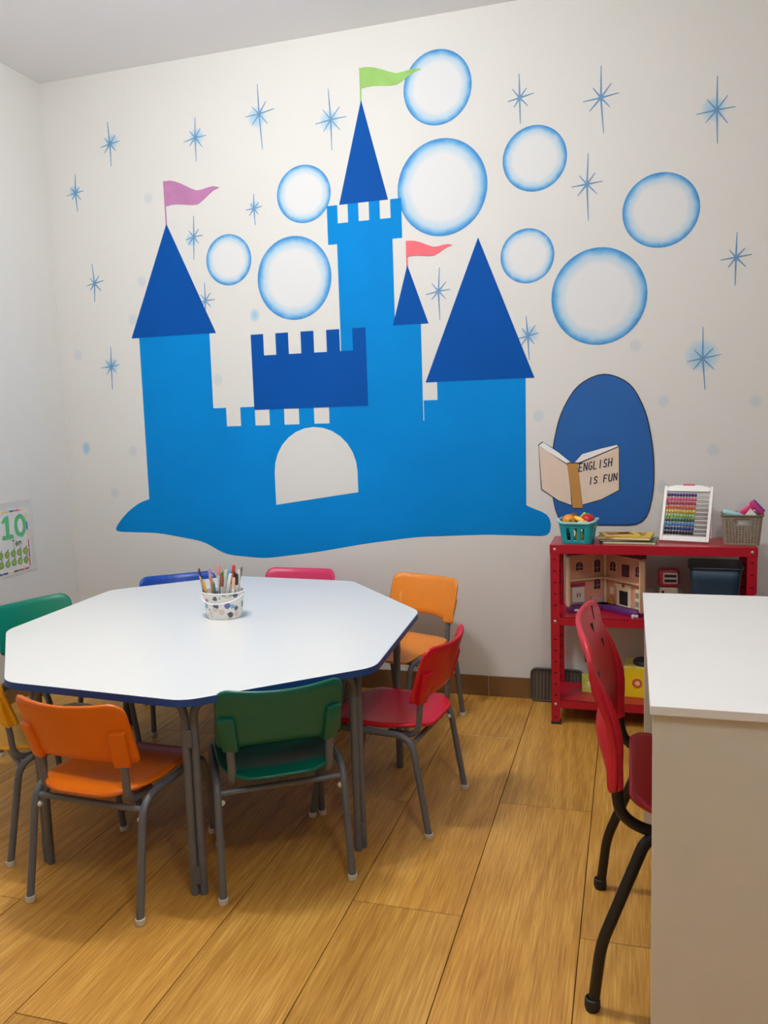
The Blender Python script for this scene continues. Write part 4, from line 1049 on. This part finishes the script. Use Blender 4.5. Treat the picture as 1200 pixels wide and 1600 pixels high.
# slatted tray leaning on the wall beside the rack
t = thing('slatted_tray', 'dark brown slatted plastic tray leaning on wall behind rack post', 'tray', (-0.312, 3.607, 0.0))
t.rotation_euler = (rad(-8), 0, 0)
M_TRAY = mat('dark_taupe', (74, 66, 56), .5)
bm = bmesh.new(); tube(bm, [(p[0], 0, p[1] + .077) for p in rrect(0.226, 0.142, 0.028, 5)], .0055, 8, closed=True); obj('tray_frame', bm, M_TRAY, t, True)
bm = bmesh.new(); prism(bm, [(p[0], p[1] + .077) for p in rrect(0.224, 0.14, 0.026, 5)], .006, .008, 'xz'); obj('tray_base', bm, mat('taupe_base', (120, 108, 92), .6), t)
for k in range(14):
    bm = bmesh.new(); bx(bm, (-.098 + k * .0151, .002, .077), (.008, .006, .132), .001); obj('slat', bm, M_TRAY, t)

# grey plush toy sitting on the floor right of the rack
t = thing('plush_toy', 'grey plush toy peeking above the desk right of rack', 'plush toy', (0.665, 3.20, 0))
M_PLUSH = mat('grey_plush', (122, 110, 108), .95, noise=.15, scale=60, bump=.8, bscale=220)
bm = bmesh.new(); ball(bm, (0, 0, .19), .19, 20, (1, .85, 1)); obj('body', bm, M_PLUSH, t, 'full')
bm = bmesh.new(); ball(bm, (-.085, -.03, .470), .14, 20, (1.15, .9, .92)); hd = obj('head', bm, M_PLUSH, t, 'full')
for s_ in (-1, 1):
    bm = bmesh.new(); ball(bm, (-.085 + s_ * .115, -.02, .565), .055, 14, (1, .5, 1)); obj('ear', bm, M_PLUSH, hd, 'full')
    bm = bmesh.new(); ball(bm, (s_ * .13, -.16, .07), .07, 14, (.8, 1.4, .9)); obj('foot', bm, M_PLUSH, t, 'full')
    bm = bmesh.new(); ball(bm, (s_ * .16, -.08, .24), .06, 14, (.8, 1, 1.6)); obj('arm', bm, M_PLUSH, t, 'full')
bm = bmesh.new(); ball(bm, (-.085, -.15, .445), .05, 14, (1.1, .8, .8)); obj('muzzle', bm, M_PLUSH, hd, 'full')

# ------------------------------------------------------------------ desk
DX0, DX1, DY0, DY1, DZ = 0.036, 0.72, 1.545, 2.52, 0.75
dk = thing('desk', 'white laminate desk with solid side panels at the right', 'desk', (DX0, DY0, 0))
M_DESK = mat('desk_white', (232, 230, 226), .38, noise=.01, scale=8)
M_DPAN = mat('desk_panel', (214, 209, 196), .5, noise=.02, scale=10, bump=.05, bscale=300)
w_, d_ = DX1 - DX0, DY1 - DY0
bm = bmesh.new(); bx(bm, (w_ / 2, d_ / 2, DZ - .009), (w_, d_, .018), .0012, seg=1); obj('desktop', bm, M_DESK, dk)
for y in (.020, d_ - .012):
    bm = bmesh.new(); bx(bm, (w_ / 2 + .002, y, (DZ - .018) / 2), (w_ - .006, .018, DZ - .018), .0008, seg=1); obj('side_panel', bm, M_DPAN, dk)
bm = bmesh.new(); bx(bm, (w_ - .06, d_ / 2 + .004, DZ - .018 - .2), (.018, d_ - .055, .40), .0008, seg=1); obj('modesty_panel', bm, M_DPAN, dk)

# ------------------------------------------------------------------ red adult chair at the desk
ac = thing('office_chair', 'red plastic adult chair with black tube legs tucked under white desk', 'chair', (0.17, 1.940, 0))
M_ACR = mat('adult_chair_red', (196, 26, 44), .4, noise=.04, scale=16)
# local: +x is the way it faces, y across
def aback(y, v):
    hw_ = 0.232; u = y / hw_
    zt_ = 0.818 - 0.012 * u * u; zb_ = 0.50 + 0.02 * (1 - u * u); rc_ = .06
    d = abs(y) - (hw_ - rc_)
    if d > 0: zt_ -= (rc_ - math.sqrt(max(0, rc_ * rc_ - d * d)))
    z = zb_ + (zt_ - zb_) * v
    x = -0.200 - 0.048 * v + 0.030 * math.sin(PI * min(1, v * 1.15)) * .6 - 0.038 * (1 - u * u) * (0.75 + .5 * (v - .5)) - .022 * (1 - u * u) * math.exp(-((v - .15) / .12) ** 2)
    return (x, y, z)
bm = bmesh.new(); shell(bm, aback, xs_round(25, .232, .06), [i / 16 for i in range(17)], .012, .45); bk = obj('backrest', bm, M_ACR, ac, 'full')
for s_ in (-1, 1):
    bm = bmesh.new()
    pts = [Vector(aback(s_ * .216, v)) + Vector((.004, 0, 0)) for v in [i / 12 for i in range(0, 11)]]
    pts = [Vector((pts[0].x + .002, pts[0].y, .497))] + pts
    tube(bm, pts, [.017] * 3 + [.0165] * 4 + [.015, .013, .011, .008, .005], 12, True, .85); obj('side_sleeve', bm, M_ACR, bk, True)
for y, v, l in ((-.10, .80, .035), (.10, .80, .035), (-.14, .66, .03), (.14, .66, .03), (.15, .92, .035)):
    p = Vector(aback(y, v)); bm = bmesh.new(); bx(bm, (p.x, p.y, p.z), (.0140, .011, l), 0, Matrix.Rotation(rad(-10), 3, 'Y')); obj('slot', bm, M_DARK, bk)
def aseat(u, v):
    x0, x1, hw_, rc_ = -0.165, 0.225, 0.215, .07
    x = x0 + (x1 - x0) * (u + 1) / 2
    d = max(abs(x - (x0 + x1) / 2) - ((x1 - x0) / 2 - rc_), 0); h = hw_ - (rc_ - math.sqrt(max(0, rc_ * rc_ - d * d))) * .8
    return (x, v * h, 0.447 - .014 * (1 - v * v) * (1 - u * u) - .02 * ss((u - .6) / .4) + .014 * ss((-u - .55) / .45))
bm = bmesh.new(); shell(bm, aseat, csp(17), [-1 + 2 * i / 16 for i in range(17)], .014, .45); obj('seat', bm, M_ACR, ac, 'full')
for s_ in (-1, 1):
    bm = bmesh.new()
    tube(bm, fillet([(-.198, s_ * .216, .52), (-.190, s_ * .214, .44), (-.135, s_ * .205, .405), (.10, s_ * .19, .415)], .07, 7), .0125, 14, True, .9); obj('back_tube', bm, M_BLACK, ac, True)
    bm = bmesh.new()
    tube(bm, fillet([(-.02, s_ * .200, .418), (-.135, s_ * .212, .395), (-.228, s_ * .232, .150), (-.245, s_ * .238, .008)], [0, .03, .035, 0], 6), .0125, 14)
    lg = obj('leg', bm, M_BLACK, ac, True)
    bm = bmesh.new(); lathe(bm, [(0, 0), (.015, .0), (.0175, .008), (.0165, .026), (.0125, .028)], 14, (-.246, s_ * .238, 0)); obj('foot_cap', bm, M_DARK, lg, True)
    bm = bmesh.new()
    tube(bm, fillet([(.02, s_ * .200, .418), (.165, s_ * .212, .41), (.215, s_ * .228, .150), (.225, s_ * .234, .008)], [0, .03, .035, 0], 6), .0125, 14)
    lg = obj('leg', bm, M_BLACK, ac, True)
    bm = bmesh.new(); lathe(bm, [(0, 0), (.015, .0), (.0175, .008), (.0165, .026), (.0125, .028)], 14, (.226, s_ * .234, 0)); obj('foot_cap', bm, M_DARK, lg, True)
for x in (-.08, .14):
    bm = bmesh.new(); tube(bm, [(x, -.20, .408), (x, .20, .408)], .010, 10); obj('cross_bar', bm, M_BLACK, ac, True)
